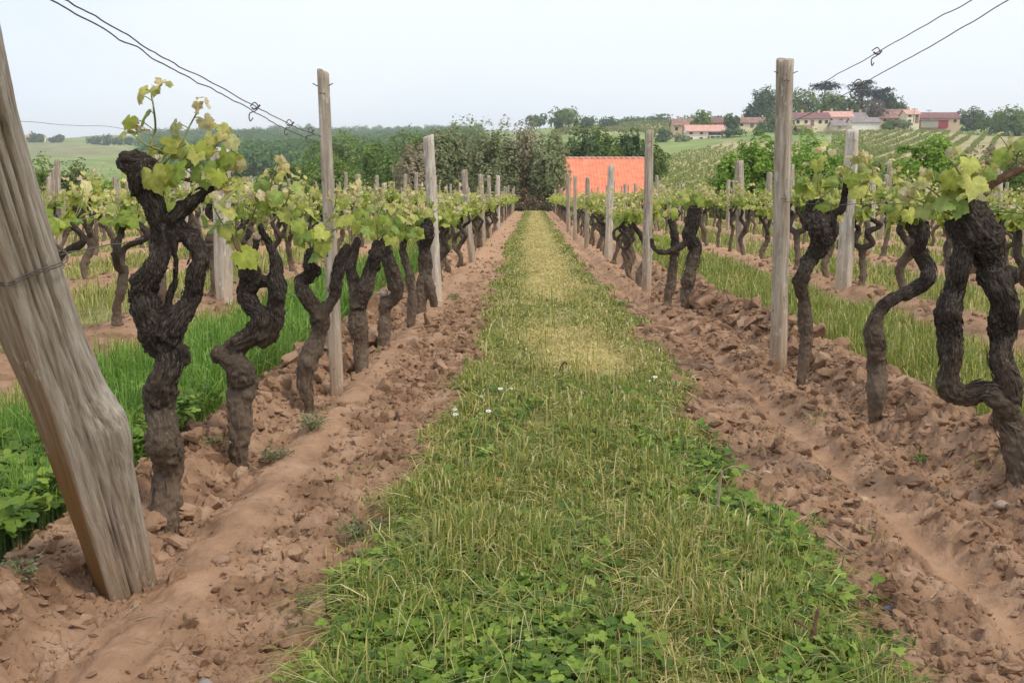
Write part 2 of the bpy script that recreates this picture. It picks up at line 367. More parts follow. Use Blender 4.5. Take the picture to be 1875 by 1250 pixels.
# loose clods lying on the ploughed bands
def icos(sub):
    import bmesh
    bm = bmesh.new(); bmesh.ops.create_icosphere(bm, subdivisions=sub, radius=1)
    V = np.array([v.co[:] for v in bm.verts]); T = np.array([[v.index for v in f.verts] for f in bm.faces]); bm.free(); return V, T
I1, I2, I3 = icos(1), icos(2), icos(3)
def rotm(n):
    q = rng.normal(size=(n, 4)); q /= np.linalg.norm(q, axis=1)[:, None]; a, b, c, d = q.T
    return np.stack([1 - 2 * (c * c + d * d), 2 * (b * c - a * d), 2 * (b * d + a * c), 2 * (b * c + a * d), 1 - 2 * (b * b + d * d), 2 * (c * d - a * b), 2 * (b * d - a * c), 2 * (c * d + a * b), 1 - 2 * (b * b + c * c)], -1).reshape(n, 3, 3)
def clods(n, y0, y1, smin, smax, base, xs, bury=0.35):
    V0, T0 = base; X = []; Y = []
    while len(X) < n:
        yy = np.exp(rng.uniform(math.log(y0), math.log(y1), 4000)); xx = rng.uniform(xs[0], xs[1], 4000)
        _, s, c = zones(xx, yy); ok = rng.random(4000) < (c ** 2) * 0.95 + 0.012 * s; ok &= s > 0.6
        X += list(xx[ok]); Y += list(yy[ok])
    X = np.array(X[:n]); Y = np.array(Y[:n])
    size = smin * (smax / smin) ** (rng.random(n) ** 2.0) * np.clip(Y / 3, 1, 3)
    m = len(V0); Vv = np.repeat(V0[None], n, 0)
    off = rng.uniform(0, 100, (n, 1, 3))
    r = 1 + 0.34 * vn((Vv * 1.3 + off).reshape(-1, 3), 3).reshape(n, m) + 0.16 * vn((Vv * 3.1 + off).reshape(-1, 3), 4).reshape(n, m) + 0.13 * vn((Vv * 7 + off).reshape(-1, 3), 5).reshape(n, m)
    Vv = Vv * r[:, :, None]
    # planar breaks
    for k in range(6):
        nn = rng.normal(size=(n, 1, 3)); nn /= np.linalg.norm(nn, axis=2)[:, :, None]
        dd = (Vv * nn).sum(2); ex = np.clip(dd - rng.uniform(0.25, 0.7, (n, 1)), 0, None); Vv = Vv - nn * (ex * 0.9)[:, :, None]
    Vv = Vv * np.array([1, 1, 0.72]) * rng.uniform(0.7, 1.3, (n, 1, 3)); Rm = rotm(n)
    tilt = rng.random(n) < 0.5
    Vv2 = np.einsum('nij,nmj->nmi', Rm, Vv); Vv = np.where(tilt[:, None, None], Vv2, Vv) * size[:, None, None]
    Z = gzs(X, Y) + size * bury * rng.uniform(-0.9, 0.8, n)
    Vv += np.stack([X, Y, Z], -1)[:, None]
    T = (T0[None] + (np.arange(n) * m)[:, None, None]).reshape(-1, 3)
    return Vv.reshape(-1, 3), T
cb = MB()
for a in [(1700, 1.5, 7, 0.013, 0.040, I3, (-1.6, 2.0)), (9000, 1.5, 8, 0.006, 0.019, I2, (-1.6, 2.0)), (16000, 1.5, 9, 0.0025, 0.009, I1, (-1.7, 2.1)), (2400, 4.0, 14, 0.006, 0.019, I2, (-5, 5.5)), (2500, 9, 40, 0.006, 0.020, I1, (-8, 9))]:
    V, T = clods(*a); cb.add(V, T)
V, T = clods(1500, 2.0, 9, 0.018, 0.052, I3, (-1.6, 2.0), bury=.5)
cx_ = V.reshape(-1, len(I3[0]), 3).mean(1); dcr = np.minimum(np.abs(cx_[:, 0] - (row_x(-.95, cx_[:, 1]) - .20)), np.abs(cx_[:, 0] - (row_x(1.34, cx_[:, 1]) + .24))); kk = np.nonzero(dcr < .13)[0]
if len(kk): VV = V.reshape(-1, len(I3[0]), 3)[kk]; cb.add(VV.reshape(-1, 3), (I3[1][None] + (np.arange(len(kk)) * len(I3[0]))[:, None, None]).reshape(-1, 3))
tag(cb.build('soil_clods', M_SOIL, sm=False), 'loose crumbled reddish clods of ploughed clay under the vines', 'soil clods', kind='stuff')

# ------------------------------------------------------------------ far terrain
TPX = np.array([-900, 0, 250, 450, 700, 900, 1050, 1200, 1400, 1600, 1875, 2900.])
TD = np.array([40, 52, 75, 110, 160, 230, 350, 420, 600, 900, 1300, 2200.])
TPY = np.array([
 [470, 445, 405, 378, 358, 340, 318, 308, 290, 257, 262, 262],
 [470, 445, 405, 378, 358, 340, 318, 308, 288, 256, 262, 262],
 [470, 445, 405, 376, 356, 338, 318, 308, 290, 264, 254, 256],
 [470, 445, 405, 374, 354, 338, 318, 306, 286, 264, 248, 246],
 [470, 445, 405, 372, 352, 334, 312, 302, 284, 264, 247, 243],
 [470, 445, 405, 368, 345, 325, 300, 290, 268, 254, 246, 246],
 [470, 445, 402, 358, 332, 302, 262, 246, 233, 240, 250, 255],
 [470, 445, 395, 345, 316, 288, 256, 243, 227, 236, 246, 250],
 [470, 445, 392, 340, 308, 278, 243, 236, 226, 232, 240, 250],
 [470, 445, 390, 336, 302, 270, 238, 230, 222, 230, 240, 250],
 [470, 445, 390, 336, 302, 270, 243, 236, 228, 232, 240, 250],
 [470, 445, 390, 336, 302, 270, 243, 236, 228, 232, 240, 250]], float)
TZ = np.zeros_like(TPY); 
for i, px in enumerate(TPX):
    for j, Y in enumerate(TD): TZ[i, j] = at(px, TPY[i, j], Y)[2]
TU = np.array([at(px, 300, 1.0)[0] for px in TPX])
LTD = np.log(TD)
def tz(x, y):
    x = np.asarray(x, float); y = np.maximum(np.asarray(y, float), 40.01)
    u = np.clip(x / y, TU[0], TU[-1] - 1e-6); l = np.clip(np.log(y), LTD[0], LTD[-1] - 1e-6)
    i = np.clip(np.searchsorted(TU, u) - 1, 0, len(TU) - 2); j = np.clip(np.searchsorted(LTD, l) - 1, 0, len(TD) - 2)
    a = (u - TU[i]) / (TU[i + 1] - TU[i]); b = (np.exp(l) - TD[j]) / (TD[j + 1] - TD[j]); a = a * a * (3 - 2 * a)
    z = TZ[i, j] * (1 - a) * (1 - b) + TZ[i + 1, j] * a * (1 - b) + TZ[i, j + 1] * (1 - a) * b + TZ[i + 1, j + 1] * a * b
    return z + 0.004 * y * fbm(np.c_[x, y] / 60, 3, 77) * smooth(100, 400, y)
us = np.linspace(TU[0], TU[-1], 420); ld = np.exp(np.linspace(math.log(42), math.log(2200), 300))
UU, DD = np.meshgrid(us, ld); fx, fy = (UU * DD).ravel(), DD.ravel(); fz = tz(fx, fy)
def inpoly(px, py, poly):
    c = np.zeros(len(px), bool); n = len(poly); j = n - 1
    for i in range(n):
        xi, yi = poly[i]; xj, yj = poly[j]
        c ^= ((yi > py) != (yj > py)) & (px < (xj - xi) * (py - yi) / (yj - yi + 1e-12) + xi); j = i
    return c
# fields in plan: (u = x/y, y)
def U(px): return at(px, 300, 1.0)[0]
VINE_A = [(U(1190), 60), (U(1190), 190), (U(1330), 300), (U(1460), 270), (U(1460), 60)]      # striped slope right of the barn
VINE_B = [(U(1520), 60), (U(1520), 330), (U(1920), 330), (U(1990), 60)]                      # striped slope under the village
VINE_C = [(U(1010), 395), (U(1010), 590), (U(1235), 560), (U(1235), 430)]                    # striped field on the ridge
FIELD_L = [(U(-700), 480), (U(-700), 900), (U(235), 900), (U(235), 600)]
uf = fx / fy
fa = inpoly(uf, fy, VINE_A); fb_ = inpoly(uf, fy, VINE_B); fc = inpoly(uf, fy, VINE_C); fl = inpoly(uf, fy, FIELD_L)
nn = fbm(np.c_[fx, fy] / 14, 4, 50)[:, None]; 
base = np.array((.23, .29, .085)) * (1 + 0.25 * nn)
vcol = np.array((0.40, 0.34, 0.17)) * (1 + 0.2 * nn)
lcol = np.array((0.26, 0.265, 0.11)) * (1 + 0.22 * nn)
colr = np.where((fa | fb_ | fc)[:, None], vcol, base); colr = np.where(fl[:, None], lcol, colr)
mt, tt, pp, oo = new_mat('far_land'); aa = tt.nodes.new('ShaderNodeAttribute'); aa.attribute_name = 'col'; tt.links.new(aa.outputs['Color'], pp.inputs['Base Color']); pp.inputs['Roughness'].default_value = 0.95
ii = np.arange(len(fx)).reshape(UU.shape)
Q = np.stack([ii[:-1, :-1], ii[:-1, 1:], ii[1:, 1:], ii[1:, :-1]], -1).reshape(-1, 4)
tag(mk('hills', np.c_[fx, fy, fz], [Q], mt, col=colr), kind='structure')

# ------------------------------------------------------------------ foliage kits
def leafquads(P, N, size, cols, aspect=0.65, rnd=0.6):
    """leaf faces at P with normals around N: bent diamond of two triangles"""
    n = len(P); N = N + rnd * rng.normal(size=(n, 3)); N /= np.linalg.norm(N, axis=1)[:, None]
    A = np.cross(N, rng.normal(size=(n, 3))); A /= np.linalg.norm(A, axis=1)[:, None]; B = np.cross(N, A)
    s = np.broadcast_to(size, (n,))[:, None] * rng.uniform(0.6, 1.3, (n, 1))
    V = np.stack([P - A * s * 0.5, P - B * s * aspect * 0.5 + N * s * 0.1, P + A * s * 0.5, P + B * s * aspect * 0.5 + N * s * 0.1], 1)
    Q = np.arange(n * 4).reshape(n, 4)
    return V.reshape(-1, 3), Q, np.repeat(cols, 4, 0)
def crown(c, rx, ry, rz, nl, size, pal, lobes=14, seed=0, flat_=False, gap=0.0):
    """leaf faces over a set of overlapping clumps"""
    r = np.random.default_rng(seed + 100); size = size * (1.25 if size > .5 else 1)
    c = np.array(c, float)
    L = []
    for k in range(lobes):
        d = r.normal(size=3); d /= np.linalg.norm(d); q = r.uniform(0.2, 0.72) if k else 0
        d = d * q; 
        L.append((d, r.uniform(0.34, 0.52) * (1.15 - 0.35 * q), r.random()))
    per = nl // lobes; P = []; N = []; K = []
    for d, s, t in L:
        v = r.normal(size=(per, 3)); v /= np.linalg.norm(v, axis=1)[:, None]
        rad = s * (0.74 + 0.30 * r.random(per) ** 0.7)
        p = d + v * rad[:, None]
        P.append(p); N.append(v + 0.5 * d + [0, 0, 0.35]); K.append(np.full(per, t))
    P = np.concatenate(P); N = np.concatenate(N); K = np.concatenate(K)
    rr = 1 + 0.18 * vn(P * 4 + seed, 9)
    P = P * rr[:, None]
    k = np.linalg.norm(P, axis=1) < np.percentile(np.linalg.norm(P, axis=1), 97.5); P, N, K = P[k], N[k], K[k]
    if gap: 
        k = vn(P * 5.3 + seed * 3.1, 12) > -gap; P, N, K = P[k], N[k], K[k]
    pal = np.array(pal); ci = np.clip(K * 0.6 + 0.4 * r.random(len(K)), 0, 0.999) * (len(pal) - 1)
    lo = ci.astype(int); f = (ci - lo)[:, None]; col = pal[lo] * (1 - f) + pal[np.minimum(lo + 1, len(pal) - 1)] * f
    col = col * r.uniform(0.9, 1.15, (len(col), 1)) * 1.6
    ext = np.percentile(P, 99.5, axis=0), np.percentile(P, .5, axis=0); P = (P - (ext[0] + ext[1]) / 2) / ((ext[0] - ext[1]) / 2)
    W = P * np.array([rx, ry, rz]) + c
    return leafquads(W, N, size, col, rnd=0.42)
def tree(name, x, y, z, h, wd, pal, label, cat='tree', nl=2500, size=0.5, lobes=14, seed=0, group=None, low=0.12, gap=0.25, depth=None):
    e = empty(name, (x, y, z), label, cat, group)
    tb = MB(); lean = random.uniform(-0.04, 0.04) * h
    rt = max(0.05, h * 0.022)
    tp = catmull([(0, 0, -0.4), (lean * 0.3, 0, h * 0.22), (lean, 0, h * 0.5), (lean * 1.2, 0, h * 0.82)], 4)
    tb.tube(tp, np.linspace(rt, rt * 0.3, len(tp)), 7)
    for k in range(7):
        a = random.uniform(0, 2 * PI); z0 = h * random.uniform(0.2, 0.5); r1 = wd * random.uniform(0.22, 0.42)
        q = catmull([(lean * 0.6, 0, z0), (math.cos(a) * r1 * 0.5, math.sin(a) * r1 * 0.5, z0 + h * 0.14), (math.cos(a) * r1, math.sin(a) * r1, z0 + h * 0.3)], 3)
        tb.tube(q, np.linspace(rt * 0.5, rt * 0.12, len(q)), 5)
    tb.build('trunk', M_TRUNK, e)
    V, Q, c = crown((lean, 0, h * (0.5 + low / 2)), wd / 2, (depth or wd) / 2, h * (0.5 - low / 2), nl, size, pal, lobes, seed, gap=gap)
    mk('crown', V, [Q], M_TREE, e, sm=False, col=c)
    return e
G_DARK = [(0.05, 0.085, 0.035), (0.095, 0.14, 0.055)]
G_MID = [(0.07, 0.115, 0.03), (0.145, 0.19, 0.05)]
G_YEL = [(0.09, 0.14, 0.03), (0.17, 0.22, 0.05)]
G_BRIGHT = [(0.085, 0.15, 0.022), (0.20, 0.30, 0.05)]
G_GREY = [(0.12, 0.15, 0.07), (0.18, 0.205, 0.10), (0.26, 0.24, 0.145)]
G_RED = [(0.17, 0.165, 0.095), (0.25, 0.195, 0.135), (0.18, 0.20, 0.10)]
G_CEDAR = [(0.04, 0.062, 0.048), (0.065, 0.095, 0.07)]
def tree_px(name, x0, x1, ytop, ybase, Y, pal, label, **k):
    b = at((x0 + x1) / 2, ybase, Y); t = at((x0 + x1) / 2, ytop, Y); wd = (x1 - x0) / F * Y
    return tree(name, b[0], b[1], b[2], t[2] - b[2], wd, pal, label, **k)

# distant woods: one mass
n = 9000
u = rng.uniform(U(-500), U(1060), n); d = np.exp(rng.uniform(math.log(330), math.log(1500), n)); xx = u * d
keep = ~inpoly(u, d, FIELD_L) & ~(u < U(262)) & ~(u > U(880))
xx, d = xx[keep], d[keep]; n = len(xx); zz = tz(xx, d)
per = 110
hgt = rng.uniform(6, 11, n); wdt = rng.uniform(7, 13, n)
v = rng.normal(size=(n, per, 3)); v[:, :, 2] = np.abs(v[:, :, 2]) * 0.9 - 0.15; v /= np.linalg.norm(v, axis=2)[:, :, None]
rr = rng.uniform(0.75, 1.08, (n, per, 1))
P = v * rr * np.stack([wdt / 2, wdt / 2, hgt * 0.55], -1)[:, None] + np.stack([xx, d, zz + hgt * 0.42], -1)[:, None]
tone = rng.random((n, 1, 1)); c = (np.array((0.085, 0.165, 0.055)) * (1 - tone) + np.array((0.17, 0.27, 0.075)) * tone) * rng.uniform(0.8, 1.25, (n, per, 1))
V, Q, c2 = leafquads(P.reshape(-1, 3), v.reshape(-1, 3) + np.array([0, 0, 0.3]), 1.35, c.reshape(-1, 3), 0.9, 0.45)
tag(mk('distant_forest', V, [Q], M_TREE, sm=False, col=c2), 'wooded hillsides closing the valley on the left', 'forest', kind='stuff')

# rows of far vines on the hillside fields
def far_rows(poly, dirv, spacing, n_, size, seed, ymin, ymax, colr=((0.17, 0.20, 0.075), (0.27, 0.29, 0.12))):
    r = np.random.default_rng(seed); dv = np.array(dirv) / np.linalg.norm(dirv); nv = np.array([-dv[1], dv[0]])
    xs = r.uniform(-60, 260, n_ * 6); ys = np.exp(r.uniform(math.log(ymin), math.log(ymax), n_ * 6)); 
    a = xs * nv[0] + ys * nv[1]; a = np.round(a / spacing) * spacing + r.normal(size=len(xs)) * 0.22; b = xs * dv[0] + ys * dv[1]
    xs = a * nv[0] + b * dv[0]; ys = a * nv[1] + b * dv[1]
    k = inpoly(xs / ys, ys, poly); xs, ys = xs[k][:n_], ys[k][:n_]
    P = np.c_[xs, ys, tz(xs, ys) + r.uniform(0.15, 1.1, len(xs))]
    t = r.random((len(xs), 1)); c = np.array(colr[0]) * (1 - t) + np.array(colr[1]) * t
    return leafquads(P, np.tile([0, -0.5, 0.8], (len(xs), 1)), size, c, 0.8, 0.7)
fm = MB()
for a in [(VINE_A, (0.27, 0.96), 3.0, 26000, 0.42, 1, 60, 260), (VINE_B, (0.42, 0.9), 3.6, 42000, 0.5, 2, 60, 330), (VINE_C, (0.9, 0.43), 7.0, 9000, 1.1, 3, 390, 600)]:
    V, Q, c = far_rows(*a, colr=((0.17, 0.215, 0.06), (0.28, 0.31, 0.09))); fm.add(V, None, Q, c)
tag(fm.build('hillside_vines', M_TREE, sm=False), 'rows of vines striping the far hillside fields below the village', 'vineyard rows', kind='stuff')

# ------------------------------------------------------------------ the barn with the orange tile roof
M_TILE = noise_mat('orange_roof_tiles', [(.62, .185, .095), (.74, .245, .135), (.80, .30, .18)], scale=2.2, rough=0.85, bump=0.4, bdist=0.05, fine=9)
M_RTILE = noise_mat('old_red_roof', [S(120, 92, 82), S(150, 118, 104), S(172, 142, 128)], scale=0.8, rough=0.9, bump=0.3, bdist=0.1)
M_PTILE = noise_mat('pink_roof', [S(196, 148, 134), S(220, 174, 158)], scale=0.8, rough=0.9, bump=0.3, bdist=0.1)
M_DTILE = noise_mat('dark_red_roof', [S(120, 86, 84), S(146, 108, 104)], scale=0.8, rough=0.9, bump=0.3, bdist=0.1)
M_GTILE = noise_mat('grey_roof', [S(128, 120, 120), S(158, 146, 140)], scale=0.8, rough=0.9, bump=0.3, bdist=0.1)
M_CREAM = flat('cream_render', S(236, 222, 188)); M_WHITE = flat('white_render', S(240, 232, 222)); M_PINK = flat('pink_render', S(222, 192, 178))
M_GREYW = flat('grey_wall', S(168, 156, 146)); M_REDW = flat('red_door_paint', S(160, 62, 66)); M_DARK = flat('dark_opening', (0.03, 0.03, 0.035)); M_BEIGE = flat('stone_wall', S(206, 178, 148))
def roof_slope(mb, x0, x1, ye, ze, yr, zr, th=0.12, tile=0.24, m=0, seed=0):
    """a tiled slope with rows of round tiles running up it"""
    nt_ = int((x1 - x0) / tile) * 6; xs = np.linspace(x0, x1, nt_ + 1); nrow = 16
    r = np.random.default_rng(seed); V = []
    for j in range(nrow + 1):
        t = j / nrow; 
        prof = np.abs(np.sin((xs - x0) / tile * PI)) * 0.035
        V.append(np.c_[xs, np.full(nt_ + 1, ye + (yr - ye) * t), ze + (zr - ze) * t + prof + 0.02 * r.random(nt_ + 1)])
    V = np.concatenate(V); i = np.arange((nrow + 1) * (nt_ + 1)).reshape(nrow + 1, nt_ + 1)
    Q = np.stack([i[:-1, :-1], i[:-1, 1:], i[1:, 1:], i[1:, :-1]], -1).reshape(-1, 4)
    mb.add(V, None, Q, m=m)
def prism(mb, x0, x1, y0, y1, ze, zr, ov=0.3, th=0.14, m=0, axis='x'):
    """gabled roof, ridge along x or y, as a closed slab pair"""
    if axis == 'x':
        ym = (y0 + y1) / 2; s = (zr - ze) / ((y1 - y0) / 2)
        pr = [(y0 - ov, ze - ov * s), (ym, zr), (y1 + ov, ze - ov * s), (y1 + ov, ze - ov * s + th), (ym, zr + th), (y0 - ov, ze - ov * s + th)]
        V = [(x, p[0], p[1]) for x in (x0 - ov, x1 + ov) for p in pr]
    else:
        xm = (x0 + x1) / 2; s = (zr - ze) / ((x1 - x0) / 2)
        pr = [(x0 - ov, ze - ov * s), (xm, zr), (x1 + ov, ze - ov * s), (x1 + ov, ze - ov * s + th), (xm, zr + th), (x0 - ov, ze - ov * s + th)]
        V = [(p[0], y, p[1]) for y in (y0 - ov, y1 + ov) for p in pr]
    Q = [(0, 1, 4, 5), (1, 2, 3, 4), (6, 11, 10, 7), (7, 10, 9, 8)] + [(i, i + 6, (i + 1) % 6 + 6, (i + 1) % 6) for i in range(6)]
    mb.add(V, None, Q, m=m)
def gable(mb, x0, x1, y0, y1, z0, ze, zr, axis='x'):
    """walls with gable ends"""
    if axis == 'x':
        ym = (y0 + y1) / 2; pr = [(y0, z0), (y1, z0), (y1, ze), (ym, zr), (y0, ze)]; V = [(x, p[0], p[1]) for x in (x0, x1) for p in pr]
    else:
        xm = (x0 + x1) / 2; pr = [(x0, z0), (x1, z0), (x1, ze), (xm, zr), (x0, ze)]; V = [(p[0], y, p[1]) for y in (y0, y1) for p in pr]
    Q = [(i, (i + 1) % 5, (i + 1) % 5 + 5, i + 5) for i in range(5)]
    T = [(0, 2, 1), (0, 3, 2), (0, 4, 3), (5, 6, 7), (5, 7, 8), (5, 8, 9)]
    mb.add(V, T, Q)
Ye, Yr = 66.0, 73.0
e0 = at(905, 374, Ye); e1 = at(1200, 374, Ye); r0 = at(905, 291, Yr); r1 = at(1182, 291, Yr)
bz = -3.2; b = empty('barn', (e0[0], Ye, bz), 'long barn with a bright orange tiled roof at the end of the grass path', 'barn')
X0, X1 = 0.0, e1[0] - e0[0]; ze, zr = e0[2] - bz, r0[2] - bz
m = MB(); 
V = [(X0 + .3, .4, 0), (X1 - .3, .4, 0), (X1 - .3, .4, ze - .05), (X0 + .3, .4, ze - .05), (X0 + .3, 13.6, 0), (X1 - .3, 13.6, 0), (X1 - .3, 13.6, ze - .05), (X0 + .3, 13.6, ze - .05), (X0 + .3, 7, zr - .2), (X1 - .3, 7, zr - .2)]
m.add(V, [(3, 7, 8), (2, 9, 6)], [(0, 1, 2, 3), (5, 4, 7, 6), (4, 0, 3, 7), (1, 5, 6, 2)])
m.build('wall', M_WHITE, b, sm=False)
m = MB(); roof_slope(m, X0, X1, 0, ze, 7, zr); roof_slope(m, X0, X1, 14, ze, 7, zr, seed=2)
rf = m.build('roof', M_TILE, b, sm=True)
m = MB(); k = 0
xs = X0
while xs < X1 - 0.2:
    m.tube([(xs, 7, zr + 0.05), (xs + 0.46, 7, zr + 0.02)], [0.12, 0.10], 8); xs += 0.42
m.build('ridge_tiles', M_PTILE, rf)
m = MB(); m.tube([(X0, -0.1, ze - 0.03), (X1, -0.1, ze - 0.03)], 0.09, 8); m.build('gutter', M_GTILE, b)
for q in (0.2, 0.45, 0.7, 0.92):
    m = MB(); m.box(X1 * q, X1 * q + 1.0, 0.33, 0.398, 1.0, 2.2); f = m.build('window', M_GREYW, b, sm=False)
    m = MB(); m.box(X1 * q + .12, X1 * q + .88, 0.29, 0.326, 1.12, 2.08); m.build('pane', M_DARK, f, sm=False)

# ------------------------------------------------------------------ village on the hill
def house(px0, px1, pbase, peave, pridge, Y, wall, roofm, label, depth=8, wins=3, chim=1, cat='house', name='house', stor=1, door=True, awn=None):
    a = at(px0, pbase, Y); c = at(px1, pbase, Y); ev = at(px0, peave, Y)[2]; rg = at(px0, pridge, Y + depth / 2)[2]
    W = c[0] - a[0]; z0 = min(a[2], c[2]); e = empty(name, (a[0], Y, z0), label, cat); he, hr = ev - z0, rg - z0
    m = MB(); gable(m, 0, W, 0, depth, -3, he, hr - 0.15); m.build('wall', wall, e, sm=False)
    m = MB(); prism(m, 0, W, 0, depth, he, hr, 0.45, 0.2); rf = m.build('roof', roofm, e, sm=False)
    for q in range(chim):
        x = W * (0.22 + 0.5 * q + 0.05 * random.random()); m = MB(); m.box(x, x + .7, depth / 2 - .35, depth / 2 + .35, hr - .6, hr + 1.0).box(x - .1, x + .8, depth / 2 - .45, depth / 2 + .45, hr + 1.0, hr + 1.15)
        m.build('chimney', M_BEIGE, rf, sm=False)
    for s in range(stor):
        zb = he * (s + 0.32) / stor
        for q in range(wins):
            x = W * (q + 0.5) / wins - 0.55 + (0.2 if q % 2 else -0.1)
            if door and s == 0 and q == wins // 2:
                m = MB(); m.box(x, x + 1.2, -.06, -.004, 0, min(2.1, he * .8)); m.build('door', M_RTILE, e, sm=False); continue
            hh = min(1.2, he / stor * 0.5)
            m = MB(); m.box(x, x + 1.1, -.07, -.004, zb, zb + hh); f = m.build('window', M_GREYW, e, sm=False)
            m = MB(); m.box(x + .1, x + 1.0, -.1, -.074, zb + .1, zb + hh - .1); m.build('pane', M_DARK, f, sm=False)
    return e, W, he
ea, W, he = house(1257, 1326, 259, 240, 230, 330, M_WHITE, M_PTILE, 'white two storey house with pale orange roof and open terrace, lowest on the slope', wins=4, stor=2, chim=0)
m = MB(); m.box(0.02, W * .55, -.05, -.003, he * .5, he - .1); m.build('upper_wall', M_PINK, ea, sm=False)
m = MB(); m.box(W * .58, W, -2.2, -.11, he * .48, he * .54); 
for q in range(4): m.box(W * .585 + q * W * .135, W * .585 + q * W * .135 + .25, -2.2, -1.95, -1, he * .479)
m.build('terrace', M_WHITE, ea, sm=False)
m = MB(); m.box(W * .6, W * .97, -.2, -.12, he * .6, he * .86); m.build('terrace_opening', M_DARK, ea, sm=False)
house(1302, 1334, 238, 225, 216, 355, M_PINK, M_DTILE, 'pinkish house with a hipped dark red roof just behind the round tree', wins=2, chim=0)
house(1233, 1270, 244, 229, 219, 350, M_BEIGE, M_RTILE, 'brown roofed stone house left of the round tree', wins=3)
house(1350, 1401, 234, 225, 216, 350, M_CREAM, M_RTILE, 'low cream house with orange brown roof left of the tallest near post', wins=3, chim=1)
house(1330, 1350, 236, 229, 224, 352, M_WHITE, M_PTILE, 'small white house with pale tiles beside the dark round tree', wins=2, chim=0, depth=6)
house(1455, 1520, 231, 217, 207, 350, M_CREAM, M_DTILE, 'long cream farmhouse with dark red roof under the broadleaf wood', wins=5, chim=2)
house(1514, 1562, 229, 214, 205, 356, M_PINK, M_PTILE, 'pink walled house with weathered pink roof between two farm buildings', wins=3, chim=1)
house(1556, 1588, 224, 216, 207, 360, M_BEIGE, M_GTILE, 'long grey roofed building behind the white sheds', wins=3, chim=2)
house(1560, 1611, 231, 224, 216, 348, M_WHITE, M_GTILE, 'low white gabled shed in front of the grey roofed building', wins=0, chim=0, cat='shed', name='shed', depth=6, door=False)
house(1526, 1549, 236, 230, 222, 344, M_PINK, M_GTILE, 'small dark arched cart shed beside the cream farmhouse', wins=1, chim=0, cat='shed', name='shed', depth=6)
house(1462, 1486, 240, 236, 230, 340, M_REDW, M_RTILE, 'tiny red roofed outbuilding below the cream farmhouse', wins=1, chim=0, cat='shed', name='shed', depth=5)
house(1611, 1668, 226, 216, 201, 362, M_BEIGE, M_RTILE, 'tall red brown barn roof behind the brown tree', wins=3, chim=0, cat='barn', name='farm_barn', depth=12)
house(1660, 1683, 226, 209, 202, 352, M_CREAM, M_PTILE, 'narrow cream tower house with a chimney between the red roofs', wins=2, stor=2, chim=1, depth=7)
ef, W, he = house(1674, 1757, 229, 216, 207, 358, M_BEIGE, M_DTILE, 'long low farm building with dark red roof at the right end of the village', wins=5, chim=0, name='farm_building', cat='farm building')
m = MB(); m.box(W * .12, W * .5, -1.2, -.11, -1, he * .62); m.build('lean_to_wall', M_GREYW, ef, sm=False)
m = MB(); m.box(W * .5 + .01, W * .72, -1.2, -.11, -1, he * .62); m.build('barn_door', M_REDW, ef, sm=False)
m = MB(); m.box(W * .1, W * .76, -1.5, -.11, he * .63, he * .72); m.build('lean_to_roof', M_GTILE, ef, sm=False)
# far left hilltop farm roofs
house(44, 72, 252, 249, 246, 880, M_CREAM, M_PTILE, 'tiny pale roofed farm on the skyline at the far left', wins=0, chim=0, door=False, name='farm_building', cat='farm building', depth=12)
for px in (1673, 1700, 1585):
    a = at(px, 224, 352); t_ = at(px, 198 if px != 1700 else 201, 352)
    m = MB(); m.tube([(0, 0, 0), (0, 0, t_[2] - a[2])], [0.14, 0.08], 6)
    for q in (0.05, 0.09): m.box(-.9, .9, -.06, .06, (t_[2] - a[2]) * (1 - q) - .05, (t_[2] - a[2]) * (1 - q) + .05)
    o = m.build('utility_pole', M_GTILE); o.location = a
    tag(o, {1673: 'thin pole rising behind the narrow tower house', 1700: 'thin pole rising above the long dark red farm roof', 1585: 'thin pole rising over the grey roofed building'}[px], 'utility pole')

# trees of the hill and the skyline
GRP = 'trees round the hill village'
tree_px('broadleaf_tree', 1008, 1064, 197, 236, 480, G_MID, 'large domed dark green tree alone on the skyline', nl=2600, size=1.2, lobes=22, seed=1, gap=0.1, low=-0.05)
tree_px('broadleaf_tree', 962, 1002, 209, 238, 470, G_DARK, 'ragged open crowned tree left of the domed skyline tree', nl=900, size=1.0, lobes=10, seed=2, gap=0.35)
tree_px('broadleaf_tree', 1062, 1092, 213, 235, 500, G_DARK, 'small round tree just right of the domed skyline tree', nl=800, size=1.1, seed=3)
tree_px('broadleaf_tree', 1094, 1132, 214, 233, 540, G_DARK, 'low spreading tree on the skyline, second right of the domed tree', nl=800, size=1.1, seed=4, low=-0.1)
tree_px('broadleaf_tree', 1128, 1180, 215, 230, 600, G_DARK, 'low dark hedge like tree along the ridge line', nl=900, size=1.3, seed=5, low=-0.2)
tree_px('broadleaf_tree', 1172, 1240, 209, 228, 620, G_DARK, 'wide dark skyline tree left of the brown roofed stone house', nl=1400, size=1.3, seed=6, low=-0.2)
tree_px('broadleaf_tree', 1232, 1300, 209, 232, 640, G_MID, 'pale green band of trees on the ridge behind the stone house', nl=1200, size=1.4, seed=7, low=-0.2)
tree_px('round_tree', 1268, 1303, 203, 240, 340, G_YEL, 'round yellowish green tree above the white two storey house', nl=2200, size=0.8, lobes=20, seed=8, low=0.0, gap=0.1)
tree_px('broadleaf_tree', 1325, 1352, 209, 238, 348, G_DARK, 'dark round tree between the white house and the brown roofed one', nl=1400, size=0.8, seed=9, low=-0.1)
tree_px('broadleaf_tree', 1300, 1345, 212, 232, 420, G_DARK, 'dark tree line behind the pinkish house', nl=900, size=1.0, seed=30, low=-0.2)
tree_px('conifer', 1359, 1388, 193, 222, 370, G_CEDAR, 'dark blue green conifer left of the hilltop wood', nl=1500, size=0.8, seed=10, low=-0.1)
